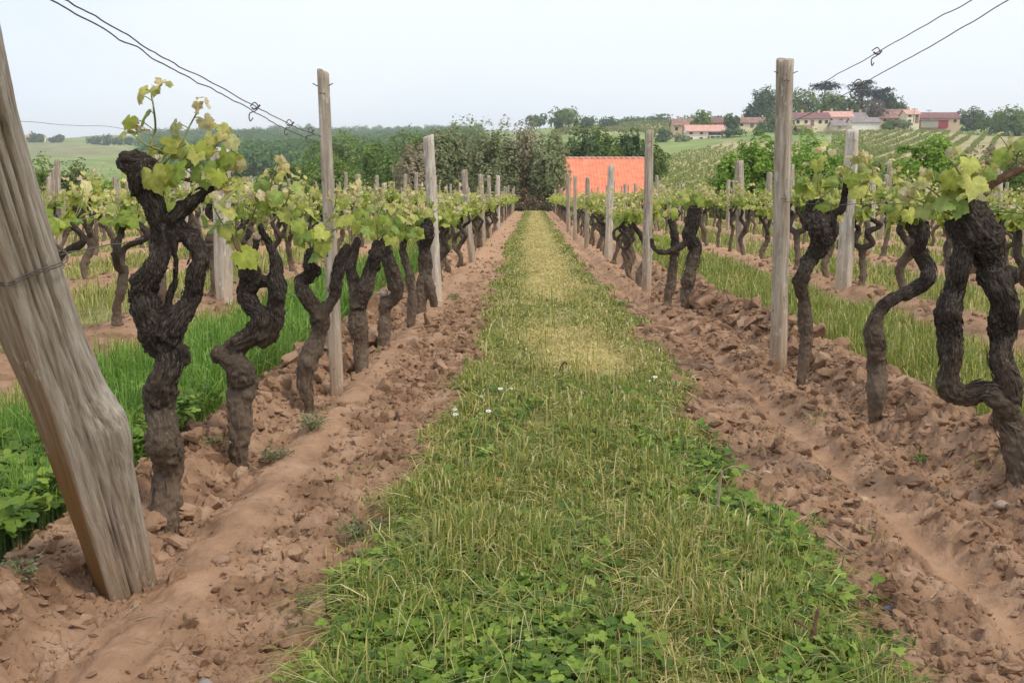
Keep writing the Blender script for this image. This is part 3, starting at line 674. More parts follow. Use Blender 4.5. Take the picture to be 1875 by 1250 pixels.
tree_px('broadleaf_tree', 1376, 1432, 160, 226, 380, G_DARK, 'tall dark ragged tree just left of the tallest near post', nl=3200, size=0.9, lobes=22, seed=11, low=-0.05)
tree_px('broadleaf_tree', 1395, 1450, 198, 250, 345, G_MID, 'bushy green tree below the tall ragged one', nl=2200, size=0.8, seed=12, low=-0.15)
tree_px('broadleaf_tree', 1440, 1505, 165, 224, 385, G_MID, 'broad green tree right of the tallest near post', nl=3600, size=0.9, lobes=24, seed=13, low=-0.1, gap=0.1)
tree_px('broadleaf_tree', 1492, 1556, 167, 222, 388, G_YEL, 'lighter green tree in the middle of the hilltop wood', nl=3600, size=0.9, lobes=24, seed=14, low=-0.1, gap=0.1)
tree_px('broadleaf_tree', 1540, 1592, 174, 220, 384, G_MID, 'green tree behind the grey roofed building', nl=3000, size=0.9, lobes=20, seed=15, low=-0.1, gap=0.1)
tree_px('brown_tree', 1582, 1624, 184, 228, 366, [(0.085, 0.07, 0.05), (0.14, 0.11, 0.075)], 'brownish tree without green standing before the barn', nl=2000, size=0.8, lobes=14, seed=16, low=-0.05)
tree_px('broadleaf_tree', 1616, 1658, 175, 224, 378, G_DARK, 'dark green tree at the right end of the hilltop wood', nl=2600, size=0.9, lobes=18, seed=17, low=-0.1)
def cedar(x0, x1, ytop, ybase, Y, label, seed, tiers):
    b = at((x0 + x1) / 2, ybase, Y); t = at((x0 + x1) / 2, ytop, Y); h = t[2] - b[2]; wd = (x1 - x0) / F * Y
    e = empty('cedar', b, label, 'cedar'); m = MB(); m.tube(catmull([(0, 0, -.5), (0.2, 0, h * .5), (-.1, 0, h * .97)], 4), np.linspace(.5, .12, 9), 7)
    r = np.random.default_rng(seed); P = []; N = []
    for (fx_, fz_, fw) in tiers:
        c0 = np.array([fx_ * wd / 2, 0, h * fz_]); m.tube([(0, 0, h * fz_ - 1.2), tuple(c0)], [.14, .05], 5)
        n = int(330 * fw); q = r.normal(size=(n, 3)) * [fw * wd * 0.23, fw * wd * 0.2, 0.38]; q[:, 2] -= 0.04 * np.abs(q[:, 0]); P.append(q + c0); N.append(np.tile([0, -.2, 1.0], (n, 1)))
    m.build('trunk', M_TRUNK, e); P = np.concatenate(P); N = np.concatenate(N)
    c = np.array(G_CEDAR[0]) * r.uniform(.8, 2.0, (len(P), 1)); V, Q, c = leafquads(P, N, 0.9, c, 0.6, 0.5); mk('crown', V, [Q], M_TREE, e, sm=False, col=c)
cedar(1482, 1534, 152, 215, 392, 'flat topped cedar left of the two right hand cedars', 1, [(-.5, .93, .55), (.1, .99, .6), (.55, .91, .7), (0, .84, .9)])
cedar(1554, 1598, 149, 215, 380, 'tallest cedar with layered dark tiers on the skyline', 2, [(.5, .97, .45), (-.3, .9, .9), (.2, .82, 1.0), (0, .72, 1.0), (.3, .62, .9)])
cedar(1586, 1630, 163, 215, 376, 'cedar with drooping tiers right of the tallest cedar', 3, [(.6, .97, .5), (-.2, .9, .9), (.2, .8, 1.0), (.3, .7, 1.0), (-.1, .58, 1)])
tree_px('broadleaf_tree', 1752, 1812, 197, 236, 372, G_DARK, 'dark tree right of the long farm building', nl=2400, size=0.8, lobes=16, seed=18, low=-0.15)
tree_px('broadleaf_tree', 1796, 1848, 204, 240, 360, G_MID, 'mid green tree in the row at the right skyline', nl=2000, size=0.8, seed=19, low=-0.15)
tree_px('broadleaf_tree', 1818, 1900, 195, 246, 350, G_MID, 'big bushy tree cut by the right edge on the skyline', nl=3600, size=0.8, lobes=24, seed=20, low=-0.15)
for i, (a, b_, c, d, lab) in enumerate([(1380, 1402, 225, 243, 'dark shrub at the foot of the brown roofed house'), (1440, 1500, 232, 262, 'dark green shrubs under the cream farmhouse'), (1490, 1560, 235, 262, 'mid green hedge in front of the cart shed'), (1200, 1232, 236, 258, 'dark bush left of the white two storey house'), (1612, 1640, 219, 234, 'small dark bush before the barn roof'), (1640, 1668, 219, 234, 'grey green bush under the narrow tower house'), (1320, 1366, 234, 246, 'clipped dark hedge right of the white house'), (1340, 1420, 250, 264, 'grey scrub strip sloping below the village'), (1235, 1262, 244, 262, 'yellowish bush beside the white two storey house')]):
    tree_px('shrub', a, b_, c, d, 322 if i not in (4, 5) else 345, [G_DARK, G_MID, G_GREY][i % 3], lab, cat='shrub', nl=900, size=0.7, lobes=9, seed=40 + i, low=-0.3)
# left skyline
ORD0 = ['first', 'second', 'third', 'fourth', 'fifth', 'sixth', 'seventh', 'eighth']
for i, (a, b_, c, d) in enumerate([(52, 70, 242, 258), (66, 82, 246, 258), (92, 112, 249, 259), (104, 116, 247, 258), (160, 186, 249, 262), (184, 206, 245, 262), (202, 224, 251, 262), (222, 246, 252, 262)]):
    tree_px('skyline_tree', a, b_, c, d, 860, G_DARK, 'small dark skyline tree, %s from the left above the far left pale field' % ORD0[i], cat='tree', nl=400, size=2.0, lobes=8, seed=60 + i, low=-0.3, group='far left skyline trees')

# hedge of brownish green small trees hiding the end of the barn
HT = [(724, 800, 268, 388, 63, G_RED, 'reddish brown young tree at the left end of the tree screen'),
      (770, 850, 240, 388, 64, G_GREY, 'grey green tree second from the left in the screen of trees'),
      (812, 905, 226, 388, 66, G_GREY, 'broad grey green tree with a level top in the tree screen'),
      (868, 960, 228, 390, 62, G_GREY, 'dense grey green tree left of the path end'),
      (925, 1010, 226, 388, 63, [(0.14, 0.15, 0.08), (0.21, 0.195, 0.12), (0.27, 0.215, 0.155)], 'tall brownish tree at the end of the path before the barn'),
      (972, 1040, 246, 388, 61, G_GREY, 'grey green tree overlapping the left end of the orange roof')]
for i, (a, b_, c, d, Y, pal, lab) in enumerate(HT):
    tree_px('screen_tree', a, b_, c, d, Y, pal, lab, nl=17000 if i not in (4, 5) else 8000, size=0.22, lobes=40, seed=80 + i, low=-0.22 if i not in (5,) else 0.05, gap=0.12, depth=3.0)
tree_px('screen_tree', 975, 1040, 330, 392, 60.5, [(0.09, 0.095, 0.05), (0.17, 0.14, 0.09)], 'low dark shrub at the foot of the orange roof', cat='shrub', nl=2200, size=0.15, lobes=14, seed=93, low=-0.3, depth=1.6)
tree_px('screen_tree', 925, 985, 345, 392, 60.3, [(0.10, 0.09, 0.05), (0.19, 0.14, 0.095)], 'low brown undergrowth where the grass path ends', cat='shrub', nl=2200, size=0.14, lobes=12, seed=94, low=-0.3, depth=1.6)
BT = [(1030, 1096, 232, 330, 84, G_DARK), (1080, 1140, 238, 330, 86, G_MID), (1125, 1185, 240, 330, 88, G_DARK), (1160, 1225, 252, 320, 92, G_MID)]
BL = ['dark green tree rising directly behind the orange roof', 'mid green tree behind the middle of the orange roof', 'dark bushy tree behind the right half of the orange roof', 'low spreading tree behind the right end of the barn']
for i, (a, b_, c, d, Y, pal) in enumerate(BT):
    tree_px('broadleaf_tree', a, b_, c, d, Y, pal, BL[i], nl=8000, size=0.28, lobes=26, seed=100 + i, low=-0.2, gap=0.1)
# greener trees in the left middle distance
LT = [(560, 660, 285, 380, 72, G_YEL, 'yellow green feathery tree behind the vines, right of the tall left post'), (640, 735, 262, 380, 78, G_MID, 'fresh green tree left of the reddish screen tree'), (470, 580, 300, 380, 74, G_MID, 'green bushy tree behind the second vine'),
      (345, 460, 305, 385, 70, G_DARK, 'dark green bush mass behind the front vine foliage'), (680, 760, 290, 382, 68, G_MID, 'low green tree beneath the reddish screen tree'), (560, 700, 245, 330, 130, G_MID, 'rounded mid green tree on the slope behind the tall left post'), (700, 800, 240, 330, 140, G_MID, 'rounded tree on the wooded slope left of the grey green screen')]
for i, (a, b_, c, d, Y, pal, lab) in enumerate(LT):
    tree_px('broadleaf_tree', a, b_, c, d, Y, pal, lab, nl=8500, size=0.24 if Y < 100 else 0.45, lobes=28, seed=120 + i, low=-0.2, gap=0.1)
LB = [(20, 110, 288, 395, 46, G_MID, 'dense green bush beyond the vines, nearest the leaning post'), (85, 190, 296, 395, 48, [(0.06, 0.085, 0.025), (0.13, 0.15, 0.05)], 'yellowish green bush behind the left vineyard posts'), (150, 235, 322, 390, 47, G_BRIGHT, 'bright green low bush behind the left vineyard posts'), (185, 270, 332, 392, 50, [(0.10, 0.085, 0.05), (0.16, 0.13, 0.07)], 'brown leafless thicket left of the front vine'), (-60, 40, 280, 395, 45, G_MID, 'green bush hidden by the leaning post'), (235, 350, 318, 390, 60, G_MID, 'green bush seen between the front vine arms')]
for i, (a, b_, c, d, Y, pal, lab) in enumerate(LB):
    tree_px('bush', a, b_, c, d, Y, pal, lab, cat='bush', nl=8000, size=0.16, lobes=26, seed=140 + i, low=-0.3, gap=0.1)
RB = [(1302, 1372, 285, 392, 37, G_BRIGHT, 'bright green rounded bush, leftmost of the pair split by the tall post'), (1345, 1450, 256, 392, 38, G_BRIGHT, 'bright green leafy bush directly left of the tall post'), (1430, 1560, 246, 392, 40, G_BRIGHT, 'bright green leafy bush directly right of the tall post'), (1636, 1752, 252, 392, 36, G_BRIGHT, 'bright green round bush standing between the right hand vines'), (1745, 1860, 275, 392, 42, [(0.13, 0.095, 0.065), (0.21, 0.16, 0.11)], 'pale brown dry shrub behind the rightmost vine'), (1565, 1650, 300, 392, 48, G_MID, 'low green bush between the two bright ones'), (1830, 1960, 262, 392, 40, G_MID, 'green bush at the right edge behind the vines')]
for i, (a, b_, c, d, Y, pal, lab) in enumerate(RB):
    tree_px('bush', a, b_, c, d, Y, pal, lab, cat='bush', nl=17000, size=0.15, lobes=30, seed=160 + i, low=-0.3, gap=0.1)

# ------------------------------------------------------------------ grape leaves
def leaf_shape(n, rings):
    th = np.linspace(-PI / 2, 1.5 * PI, n, endpoint=False) + 1e-3
    r = np.full(n, 0.74)
    for a, w_, h_ in [(90, 28, .36), (28, 24, .24), (152, 24, .24), (-32, 26, .14), (212, 26, .14)]:
        d = (np.degrees(th) - a + 180) % 360 - 180; r += h_ * np.exp(-(d / w_) ** 2 * 1.6)
    d = (np.degrees(th) + 90 + 180) % 360 - 180; r *= 1 - 0.72 * np.exp(-(d / 15) ** 2)
    if n > 20: r *= 1 + 0.06 * np.where(np.arange(n) % 2, 1, -1)
    V = [(0, 0, 0)]; T = []; 
    fr = [1.0] if rings == 1 else [0.5, 1.0]
    for f in fr:
        for a, q in zip(th, r):
            x, y = q * f * math.cos(a), q * f * math.sin(a)
            vein = math.cos(a * 5 - PI / 2) 
            V.append((x, y, -0.28 * (x * x + y * y) + 0.05 * vein * f))
    k = np.arange(n); T = [np.c_[np.zeros(n, int), 1 + k, 1 + (k + 1) % n]]
    if rings == 2:
        a, b = 1 + k, 1 + (k + 1) % n; T += [np.c_[a, a + n, b + n], np.c_[a, b + n, b]]
    V = np.array(V, float) * 0.55; V[:, 1] += 0.12; return V, np.concatenate(T)
LV_HI, LT_HI = leaf_shape(34, 2); LV_MD, LT_MD = leaf_shape(16, 1); LV_LO, LT_LO = leaf_shape(7, 1)
def leaves(P, N, size, cols, kind='hi', spin=None, r=rng):
    V0, T0 = dict(hi=(LV_HI, LT_HI), md=(LV_MD, LT_MD), lo=(LV_LO, LT_LO))[kind]
    n = len(P); N = N / np.linalg.norm(N, axis=1)[:, None]
    G = r.normal(size=(n, 3)) * 0.7 + np.array([0, 0, -0.9]); Y = G - N * (G * N).sum(1)[:, None]; Y /= np.linalg.norm(Y, axis=1)[:, None] + 1e-9   # blade hangs tip down
    X = np.cross(Y, N); M = np.stack([X, Y, N], -1)
    fold = r.uniform(-0.25, 0.6, (n, 1)); V = np.repeat(V0[None], n, 0).copy()
    V[:, :, 2] += fold * np.abs(V[:, :, 0]) * 0.6 + 0.05 * np.sin(V[:, :, 0] * 9 + r.uniform(0, 6, (n, 1))) + r.uniform(-.3, .1, (n, 1)) * V[:, :, 1] ** 2
    s = np.broadcast_to(size, (n,))[:, None, None]
    W = np.einsum('nij,nmj->nmi', M, V * s) + np.asarray(P)[:, None]
    m = len(V0); T = (T0[None] + (np.arange(n) * m)[:, None, None]).reshape(-1, 3)
    c = np.repeat(cols[:, None], m, 1); c[:, 0] *= 1.15
    return W.reshape(-1, 3), T, c.reshape(-1, 3)
LC_OLD = np.array([(0.23, 0.30, 0.045), (0.34, 0.39, 0.06), (0.44, 0.47, 0.10), (0.24, 0.34, 0.075)]); LC_YNG = np.array([(0.52, 0.50, 0.17), (0.68, 0.54, 0.27), (0.78, 0.62, 0.44), (0.55, 0.48, 0.17)])
def leafcol(n, yng, r=rng):
    """yng 0..1 per leaf: old green to cream pink young"""
    a = LC_OLD[r.integers(0, 4, n)]; b = LC_YNG[r.integers(0, 4, n)]; t = np.clip(yng, 0, 1)[:, None]
    return (a * (1 - t) + b * t) * r.uniform(0.85, 1.15, (n, 1))

# ------------------------------------------------------------------ vine trunks
def remesh(V, F, vox):
    o = mk('tmp', V, F); mo = o.modifiers.new('r', 'REMESH'); mo.mode = 'VOXEL'; mo.voxel_size = vox; mo.use_smooth_shade = True
    dg = bpy.context.evaluated_depsgraph_get(); me = bpy.data.meshes.new_from_object(o.evaluated_get(dg))
    n = len(me.vertices); A = np.zeros(n * 3, np.float32); me.vertices.foreach_get('co', A)
    L = np.zeros(len(me.loops), np.int32); me.loops.foreach_get('vertex_index', L); tot = np.zeros(len(me.polygons), np.int32); me.polygons.foreach_get('loop_total', tot)
    old = o.data; bpy.data.objects.remove(o); bpy.data.meshes.remove(old); bpy.data.meshes.remove(me)
    st = np.concatenate([[0], np.cumsum(tot)[:-1]]); fs = []
    for k in np.unique(tot):
        s = st[tot == k]; fs.append(L[s[:, None] + np.arange(k)[None]])
    return A.reshape(-1, 3).astype(float), fs
def normals(V, fs):
    N = np.zeros_like(V)
    for f in fs:
        fn = np.cross(V[f[:, 2]] - V[f[:, 0]], V[f[:, -1]] - V[f[:, 1]] if f.shape[1] == 4 else V[f[:, 1]] - V[f[:, 2]])
        if f.shape[1] == 3: fn = np.cross(V[f[:, 1]] - V[f[:, 0]], V[f[:, 2]] - V[f[:, 0]])
        for k in range(f.shape[1]): np.add.at(N, f[:, k], fn)
    return N / (np.linalg.norm(N, axis=1)[:, None] + 1e-12)
def trunk_geo(limbs, vox=0.006, amp=1.0, seed=0, n=14):
    """limbs: list of (points, radii). Grown together into one skin with fibrous, knobbly bark. Returns V, faces, bark coords"""
    r = np.random.default_rng(seed); mb = MB(); CP = []; CU = []; CW = []; CS = []; CR = []
    for P, R in limbs:
        P = np.asarray(P, float); R = np.asarray(R, float)
        Q = catmull(np.c_[P, R], 5); q, rr = Q[:, :3], np.clip(Q[:, 3], 0.003, None)
        rr = rr * 0.84 * (1 + 0.17 * vn(q * 16, seed + 3) + .08 * vn(q * 34, seed + 9))
        mb.tube(q, rr, n)
        T, Uu, Ww = frames(q); s = np.concatenate([[0], np.cumsum(np.linalg.norm(np.diff(q, axis=0), axis=1))]) + r.uniform(0, 50)
        CP.append(q); CU.append(Uu); CW.append(Ww); CS.append(s); CR.append(rr)
        # knots and burrs
        for k in range(max(1, int(len(q) / 4))):
            i = r.integers(1, len(q) - 1); a = r.uniform(0, 2 * PI); c = q[i] + (math.cos(a) * Uu[i] + math.sin(a) * Ww[i]) * rr[i] * 0.72
            mb.add(I2[0] * rr[i] * r.uniform(0.42, 0.62) * [1, 1, 1.3] + c, I2[1])
    for end in (limbs[i][0][-1] for i in range(len(limbs))): pass
    V = np.concatenate(mb.V); V, fs = remesh(V, [np.concatenate(mb.T), np.concatenate(mb.Q)], vox)
    CP, CU, CW, CS, CR = map(np.concatenate, (CP, CU, CW, CS, CR))
    near_ = np.zeros(len(V), int)
    for a in range(0, len(V), 4000):
        d = np.linalg.norm(V[a:a + 4000, None] - CP[None], axis=2) - CR[None] * 0.6; near_[a:a + 4000] = d.argmin(1)
    D = V - CP[near_]; x = (D * CU[near_]).sum(1); y = (D * CW[near_]).sum(1); Tn = np.cross(CU[near_], CW[near_]); s = CS[near_] + (D * Tn).sum(1)
    ang = np.arctan2(y, x) + s * 5.0; R = CR[near_]
    bc = np.c_[np.cos(ang) * 1.0, np.sin(ang) * 1.0, s * 5.5]
    N = normals(V, fs)
    k = np.clip(R / 0.05, 0.35, 1.2)
    lump_ = fbm(V * 22, 2, 66)
    fib = 1 - np.abs(fbm(bc * [3.4, 3.4, 1.5] + seed + .25 * np.c_[lump_, lump_, lump_], 3, 60)); lump = fbm(V * 15 + seed, 3, 61); rough_ = fbm(V * 75, 3, 62); flake = np.abs(fbm(bc * [5, 5, 3.2] + 7, 3, 63)) * 2 - .6
    V = V + N * (amp * k * (0.0046 * (fib - 0.75) * 2 + 0.0085 * lump + 0.0055 * rough_ + 0.0030 * flake))[:, None]
    if vox < .0075:      # loose strips of old bark
        sv = MB(); sb = []
        for P, R_ in limbs:
            q = catmull(np.c_[P, R_], 5); q, rr = q[:, :3], np.clip(q[:, 3], .003, None) * .83; T, Uu, Ww = frames(q); m_ = len(q)
            ln_ = np.linalg.norm(np.diff(q, axis=0), axis=1).sum()
            for k2 in range(int(ln_ * 130 * max(.4, rr.mean() / .04))):
                i0 = r.integers(0, max(1, m_ - 4)); i1 = min(m_ - 1, i0 + r.integers(2, 4)); a0 = r.uniform(0, 2 * PI); tw = r.normal() * .25; pts_ = []; nn_ = i1 - i0 + 1
                if nn_ < 3: continue
                for jj, i_ in enumerate(range(i0, i1 + 1)):
                    t_ = jj / (nn_ - 1); aa_ = a0 + tw * t_; lift = 1.02 + .10 * abs(2 * t_ - 1) ** 3 * r.random() + .03 * r.random()
                    pts_.append(q[i_] + (math.cos(aa_) * Uu[i_] + math.sin(aa_) * Ww[i_]) * rr[i_] * lift)
                pts_ = catmull(pts_, 2); w_ = r.uniform(.0012, .0038); t_ = np.linspace(0, 1, len(pts_)); n0 = sv.n
                sv.tube(pts_, w_ * (.25 + np.sin(t_ * PI) * .75), 4, cap=False); c_ = r.uniform(-3, 3, 3); sb.append(np.tile(c_, (sv.n - n0, 1)) + np.c_[np.zeros((sv.n - n0, 2)), np.repeat(t_ * .6, 4)])
        if sv.n:
            o_ = len(V); V = np.vstack([V] + sv.V); bc = np.vstack([bc] + sb); fs = list(fs) + [np.concatenate(sv.Q) + o_]
    return V, fs, bc

def limbs_px(lists, Y, base_z=None, seed=0, wig=0.6):
    """limbs given as photo pixel positions and radii at the vine's own distance; the limbs also wind in depth"""
    r = np.random.default_rng(seed); out = []
    for li, L in enumerate(lists):
        P = []; R = []
        for i, (x, y, q) in enumerate(L):
            dy = 0 if (li == 0 and i == 0) else r.uniform(-1, 1) * q / F * Y * wig
            p = at(x, y, Y + dy); P.append(p); R.append(q / F * Y)
        if li == 0: P.insert(0, P[0] + np.array([0, 0, -0.10])); R.insert(0, R[0])
        out.append((np.array(P), np.array(R)))
    return out

def shoot_parts(e, paths, r, size, hi=True, nl=9, young=0.6, rad=0.0035, kind='hi', yb=0.0, name='shoot'):
    """green shoots with their leaves; paths in local coordinates"""
    for P in paths:
        q = catmull(P, 6); m = MB(); m.tube(q, np.linspace(rad, rad * 0.45, len(q)), 6)
        LP = []; LN = []; LS = []; YN = []
        for k in range(nl):
            t = (k + 0.6) / nl; i = min(len(q) - 1, int(t * (len(q) - 1))); side = r.normal(size=3) * [1, 0.8, 0.25]; side /= np.linalg.norm(side)
            ln = size * r.uniform(0.5, 0.95) * (1.1 - 0.6 * t); tip = q[i] + side * ln + [0, 0, ln * r.uniform(0.1, 0.6)]
            m.tube(catmull([q[i], (q[i] + tip) / 2 + [0, 0, ln * .12], tip], 3), rad * 0.42, 5)
            LP.append(tip); LN.append(side * 0.55 + r.normal(size=3) * 0.35 + [0, -0.55, 0.55]); LS.append(size * r.uniform(0.55, 1.08) * (1.15 - 0.7 * t)); YN.append(yb + (young * max(0, t - 0.45) * 2.4 if t > .45 else 0) + r.uniform(-.1, .12))
        for k in range(5):      # folded tip cluster
            LP.append(q[-1] + r.normal(size=3) * size * 0.12); LN.append(r.normal(size=3) * .6 + [0, -.5, .5]); LS.append(size * r.uniform(0.2, 0.42)); YN.append(young * 1.5)
        s = m.build(name, M_SHOOT, e)
        V, T, c = leaves(np.array(LP), np.array(LN), np.array(LS), leafcol(len(LP), np.array(YN), r), kind, r=r)
        mk('leaves', V, [T], M_LEAF, s, sm=True, col=c)

def traced_vine(Y, lists, label, shoots=(), size=0.08, vox=0.006, seed=0, group=None, nl=9, young=0.6, amp=1.0, canes=(), kind='hi', cutends=(), wig=0.6):
    limbs = limbs_px(lists, Y, seed=seed, wig=wig); b = limbs[0][0][0].copy(); b[2] += 0.10
    e = empty('grapevine', b, label, 'grapevine', group or 'gnarled old vines of the vineyard')
    V, fs, bc = trunk_geo([(P - b, R) for P, R in limbs], vox, amp, seed); mk('trunk', V, fs, M_BARK, e, vec=bc)
    r = np.random.default_rng(seed + 500)
    for c in canes:
        P = np.array([at(x, y, Y + r.uniform(-.02, .02)) - b for x, y, q in c]); q = catmull(P, 5); R = np.interp(np.linspace(0, 1, len(q)), np.linspace(0, 1, len(c)), [q_ / F * Y for *_, q_ in c])
        m = MB(); m.tube(q, R * (1 + 0.25 * vn(q * 60, 4)), 8); m.build('cane', M_CANE, e)
    for (x, y, q) in cutends:
        p = at(x, y, Y - q / F * Y * 0.5) - b; V0 = I2[0] * (1 + .12 * vn(I2[0] * 2 + seed, 6))[:, None] * q / F * Y * [1, .5, .8]; mk('pruning_cut', V0 + p, [I2[1]], M_CUT, e)
    paths = [[at(x, y, Y + r.uniform(-.5, .5) * 0.10 * min(i, 1)) - b for i, (x, y) in enumerate(s)] for s in shoots]
    shoot_parts(e, paths, r, size * .93, nl=nl, young=young, kind=kind)
    return e

L1 = [[(300, 985, 36), (301, 930, 38), (308, 860, 41), (300, 800, 44), (291, 745, 41), (298, 700, 34), (314, 660, 36), (296, 622, 42), (268, 570, 38), (263, 530, 34), (282, 495, 29), (296, 455, 25), (292, 420, 25), (284, 385, 27), (272, 350, 31), (266, 325, 33), (256, 304, 31), (238, 300, 25), (222, 302, 15)],
      [(300, 620, 36), (326, 582, 32), (350, 545, 27), (358, 500, 27), (368, 468, 22), (352, 440, 27), (332, 420, 22), (322, 398, 20), (345, 378, 20), (360, 362, 17), (378, 350, 13), (398, 343, 9)],
      [(318, 425, 9), (320, 460, 8), (322, 500, 7), (312, 540, 9), (305, 570, 9)], [(325, 655, 24), (335, 640, 16), (338, 665, 18)]]
L1 = [[(x, y, q * (.86 if y > 330 else 1.0)) for x, y, q in l_] for l_ in L1]
traced_vine(2.62, L1, 'nearest thick black vine beside the leaning post, two arms with a knobbed head', [[(268, 288), (284, 240), (281, 196), (278, 170), (296, 156)], [(300, 300), (330, 262), (352, 222), (372, 186)], [(320, 320), (372, 290), (398, 262), (398, 236)], [(290, 300), (300, 280), (262, 262), (250, 235)], [(340, 330), (380, 312), (420, 300), (432, 300)], [(320, 330), (345, 300), (372, 272), (380, 258)], [(350, 330), (395, 330), (420, 345)]], size=0.085, vox=0.0055, seed=1, nl=6, young=0.55, cutends=[(266, 300, 11), (399, 343, 8)], canes=[[(276, 300, 6), (300, 305, 5), (330, 325, 4), (352, 332, 3)]])
L2 = [[(438, 850, 20), (438, 815, 22), (440, 760, 25), (440, 705, 27), (440, 675, 30), (420, 655, 27), (438, 632, 25), (466, 608, 23), (477, 581, 21), (461, 560, 20), (450, 538, 20), (458, 515, 20), (454, 494, 21), (444, 478, 17)],
      [(440, 665, 22), (408, 650, 22), (400, 660, 15)], [(475, 630, 17), (500, 598, 18), (504, 561, 17), (508, 524, 19), (505, 500, 17), (505, 478, 15), (494, 450, 9), (481, 427, 7), (477, 410, 6)], [(455, 515, 14), (484, 514, 14), (505, 520, 14)], [(466, 478, 7), (467, 462, 6), (470, 438, 8)]]
traced_vine(3.3, L2, 'second vine left of the path, bulging narrow trunk with a loop between its arms', [[(444, 470), (432, 420), (436, 370), (440, 330)], [(478, 410), (490, 370), (498, 330), (512, 292)], [(430, 440), (405, 405), (392, 380), (388, 360)], [(480, 420), (515, 385), (530, 350), (520, 310)], [(440, 440), (460, 400), (470, 372), (462, 350)]], size=0.088, vox=0.0055, seed=2, nl=7, canes=[[(440, 466, 4), (428, 440, 3.5), (415, 412, 3)]], cutends=[(470, 434, 8)])
L3 = [[(568, 748, 12), (558, 702, 17), (567, 655, 19), (584, 608, 18), (584, 578, 17), (560, 541, 16), (551, 513, 16), (570, 503, 15), (568, 480, 15), (571, 458, 13)], [(580, 585, 14), (594, 566, 13), (611, 545, 13), (616, 511, 14), (624, 477, 12), (640, 448, 9)], [(568, 500, 14), (585, 495, 12)]]
traced_vine(4.2, L3, 'third vine left of the path, slim S shaped trunk in front of the tall post', [[(570, 455), (560, 410), (568, 370), (560, 335)], [(572, 455), (590, 415), (610, 385), (618, 350)], [(640, 448), (640, 405), (650, 370), (645, 345)], [(570, 455), (545, 415), (525, 385), (512, 350)], [(600, 470), (600, 435), (625, 410)]], size=0.095, vox=0.0055, seed=3, nl=8)
L4 = [[(662, 672, 14), (660, 630, 17), (655, 590, 19), (656, 560, 17), (668, 530, 18), (677, 500, 15), (688, 465, 14), (692, 440, 12)], [(655, 565, 14), (650, 520, 14), (642, 490, 11), (649, 460, 9), (655, 435, 8)]]
traced_vine(5.15, L4, 'fourth vine left of the path, Y shaped with two straight arms', [[(692, 438), (690, 400), (700, 370), (694, 345)], [(655, 432), (660, 400), (650, 370)], [(690, 440), (715, 410), (722, 380)], [(660, 435), (640, 405), (630, 380)]], size=0.1, vox=0.006, seed=4, nl=7, kind='hi')
L5 = [[(703, 632, 13), (704, 590, 14), (706, 560, 13), (726, 540, 13), (722, 510, 17), (712, 480, 14), (706, 450, 12), (706, 430, 10)]]
traced_vine(5.9, L5, 'fifth vine left of the path, stump cut flat low down with a side stem', [[(706, 430), (712, 400), (722, 375)], [(706, 430), (695, 400), (700, 370)], [(712, 440), (735, 410), (740, 380)]], size=0.1, vox=0.006, seed=5, nl=7, cutends=[(702, 536, 9)])
L6 = [[(752, 592, 9), (755, 550, 10), (751, 510, 10), (743, 480, 9), (737, 455, 8), (742, 430, 7)]]
traced_vine(6.8, L6, 'sixth vine left of the path, thin trunk leaning back towards the camera', [[(742, 430), (740, 400), (750, 375)], [(742, 430), (765, 405), (770, 380)], [(742, 430), (722, 400)]], size=0.1, vox=0.006, seed=6, nl=7)
L7 = [[(770, 568, 11), (772, 530, 14), (781, 490, 13), (777, 455, 12), (783, 425, 15), (776, 402, 12)], [(795, 560, 9), (790, 530, 9), (780, 505, 10)]]
traced_vine(7.6, L7, 'seventh vine left of the path, thick dark trunk on two legs before a grey post', [[(776, 400), (780, 370), (770, 345)], [(780, 400), (805, 380), (812, 360)], [(776, 400), (755, 380), (745, 350)]], size=0.1, vox=0.006, seed=7, nl=8)
R1 = [[(1886, 935, 38), (1876, 870, 37), (1862, 810, 35), (1842, 760, 32), (1846, 700, 30), (1830, 655, 28), (1836, 608, 30), (1840, 561, 29), (1830, 528, 32), (1814, 484, 35), (1804, 447, 36), (1790, 420, 34), (1778, 395, 34), (1780, 372, 27)],
      [(1850, 750, 30), (1812, 716, 29), (1765, 722, 27), (1738, 706, 28), (1742, 655, 26), (1738, 602, 31), (1736, 568, 29), (1748, 528, 24), (1758, 494, 22), (1766, 455, 24), (1785, 430, 26)], [(1772, 440, 16), (1748, 428, 14), (1738, 405, 13)]]
R1 = [[(x, y, q * .90) for x, y, q in l_] for l_ in R1]
traced_vine(2.98, R1, 'massive right foreground vine whose two arms part low and join again into a loop', [[(1775, 350), (1760, 322), (1745, 296), (1752, 280)], [(1745, 395), (1715, 380), (1690, 370), (1660, 360)], [(1770, 352), (1740, 340), (1712, 330), (1700, 318)], [(1865, 318), (1862, 290), (1872, 268)], [(1750, 395), (1720, 360), (1690, 340), (1668, 345)], [(1785, 350), (1805, 330), (1800, 305)], [(1885, 305), (1850, 285), (1850, 265)]], size=0.088, vox=0.0055, seed=11, nl=6, young=0.4, canes=[[(1800, 352, 9), (1822, 334, 8), (1850, 318, 7), (1890, 305, 6.5), (1925, 300, 5)]], cutends=[(1806, 350, 9)])
R2 = [[(1600, 768, 11), (1606, 719, 18), (1605, 669, 20), (1602, 618, 21), (1600, 598, 17), (1613, 568, 15), (1636, 548, 15), (1673, 531, 16), (1700, 511, 16), (1697, 484, 16), (1683, 458, 17), (1690, 436, 14), (1689, 412, 13), (1685, 398, 11)], [(1690, 440, 10), (1672, 425, 9), (1660, 410, 8), (1648, 402, 6)]]
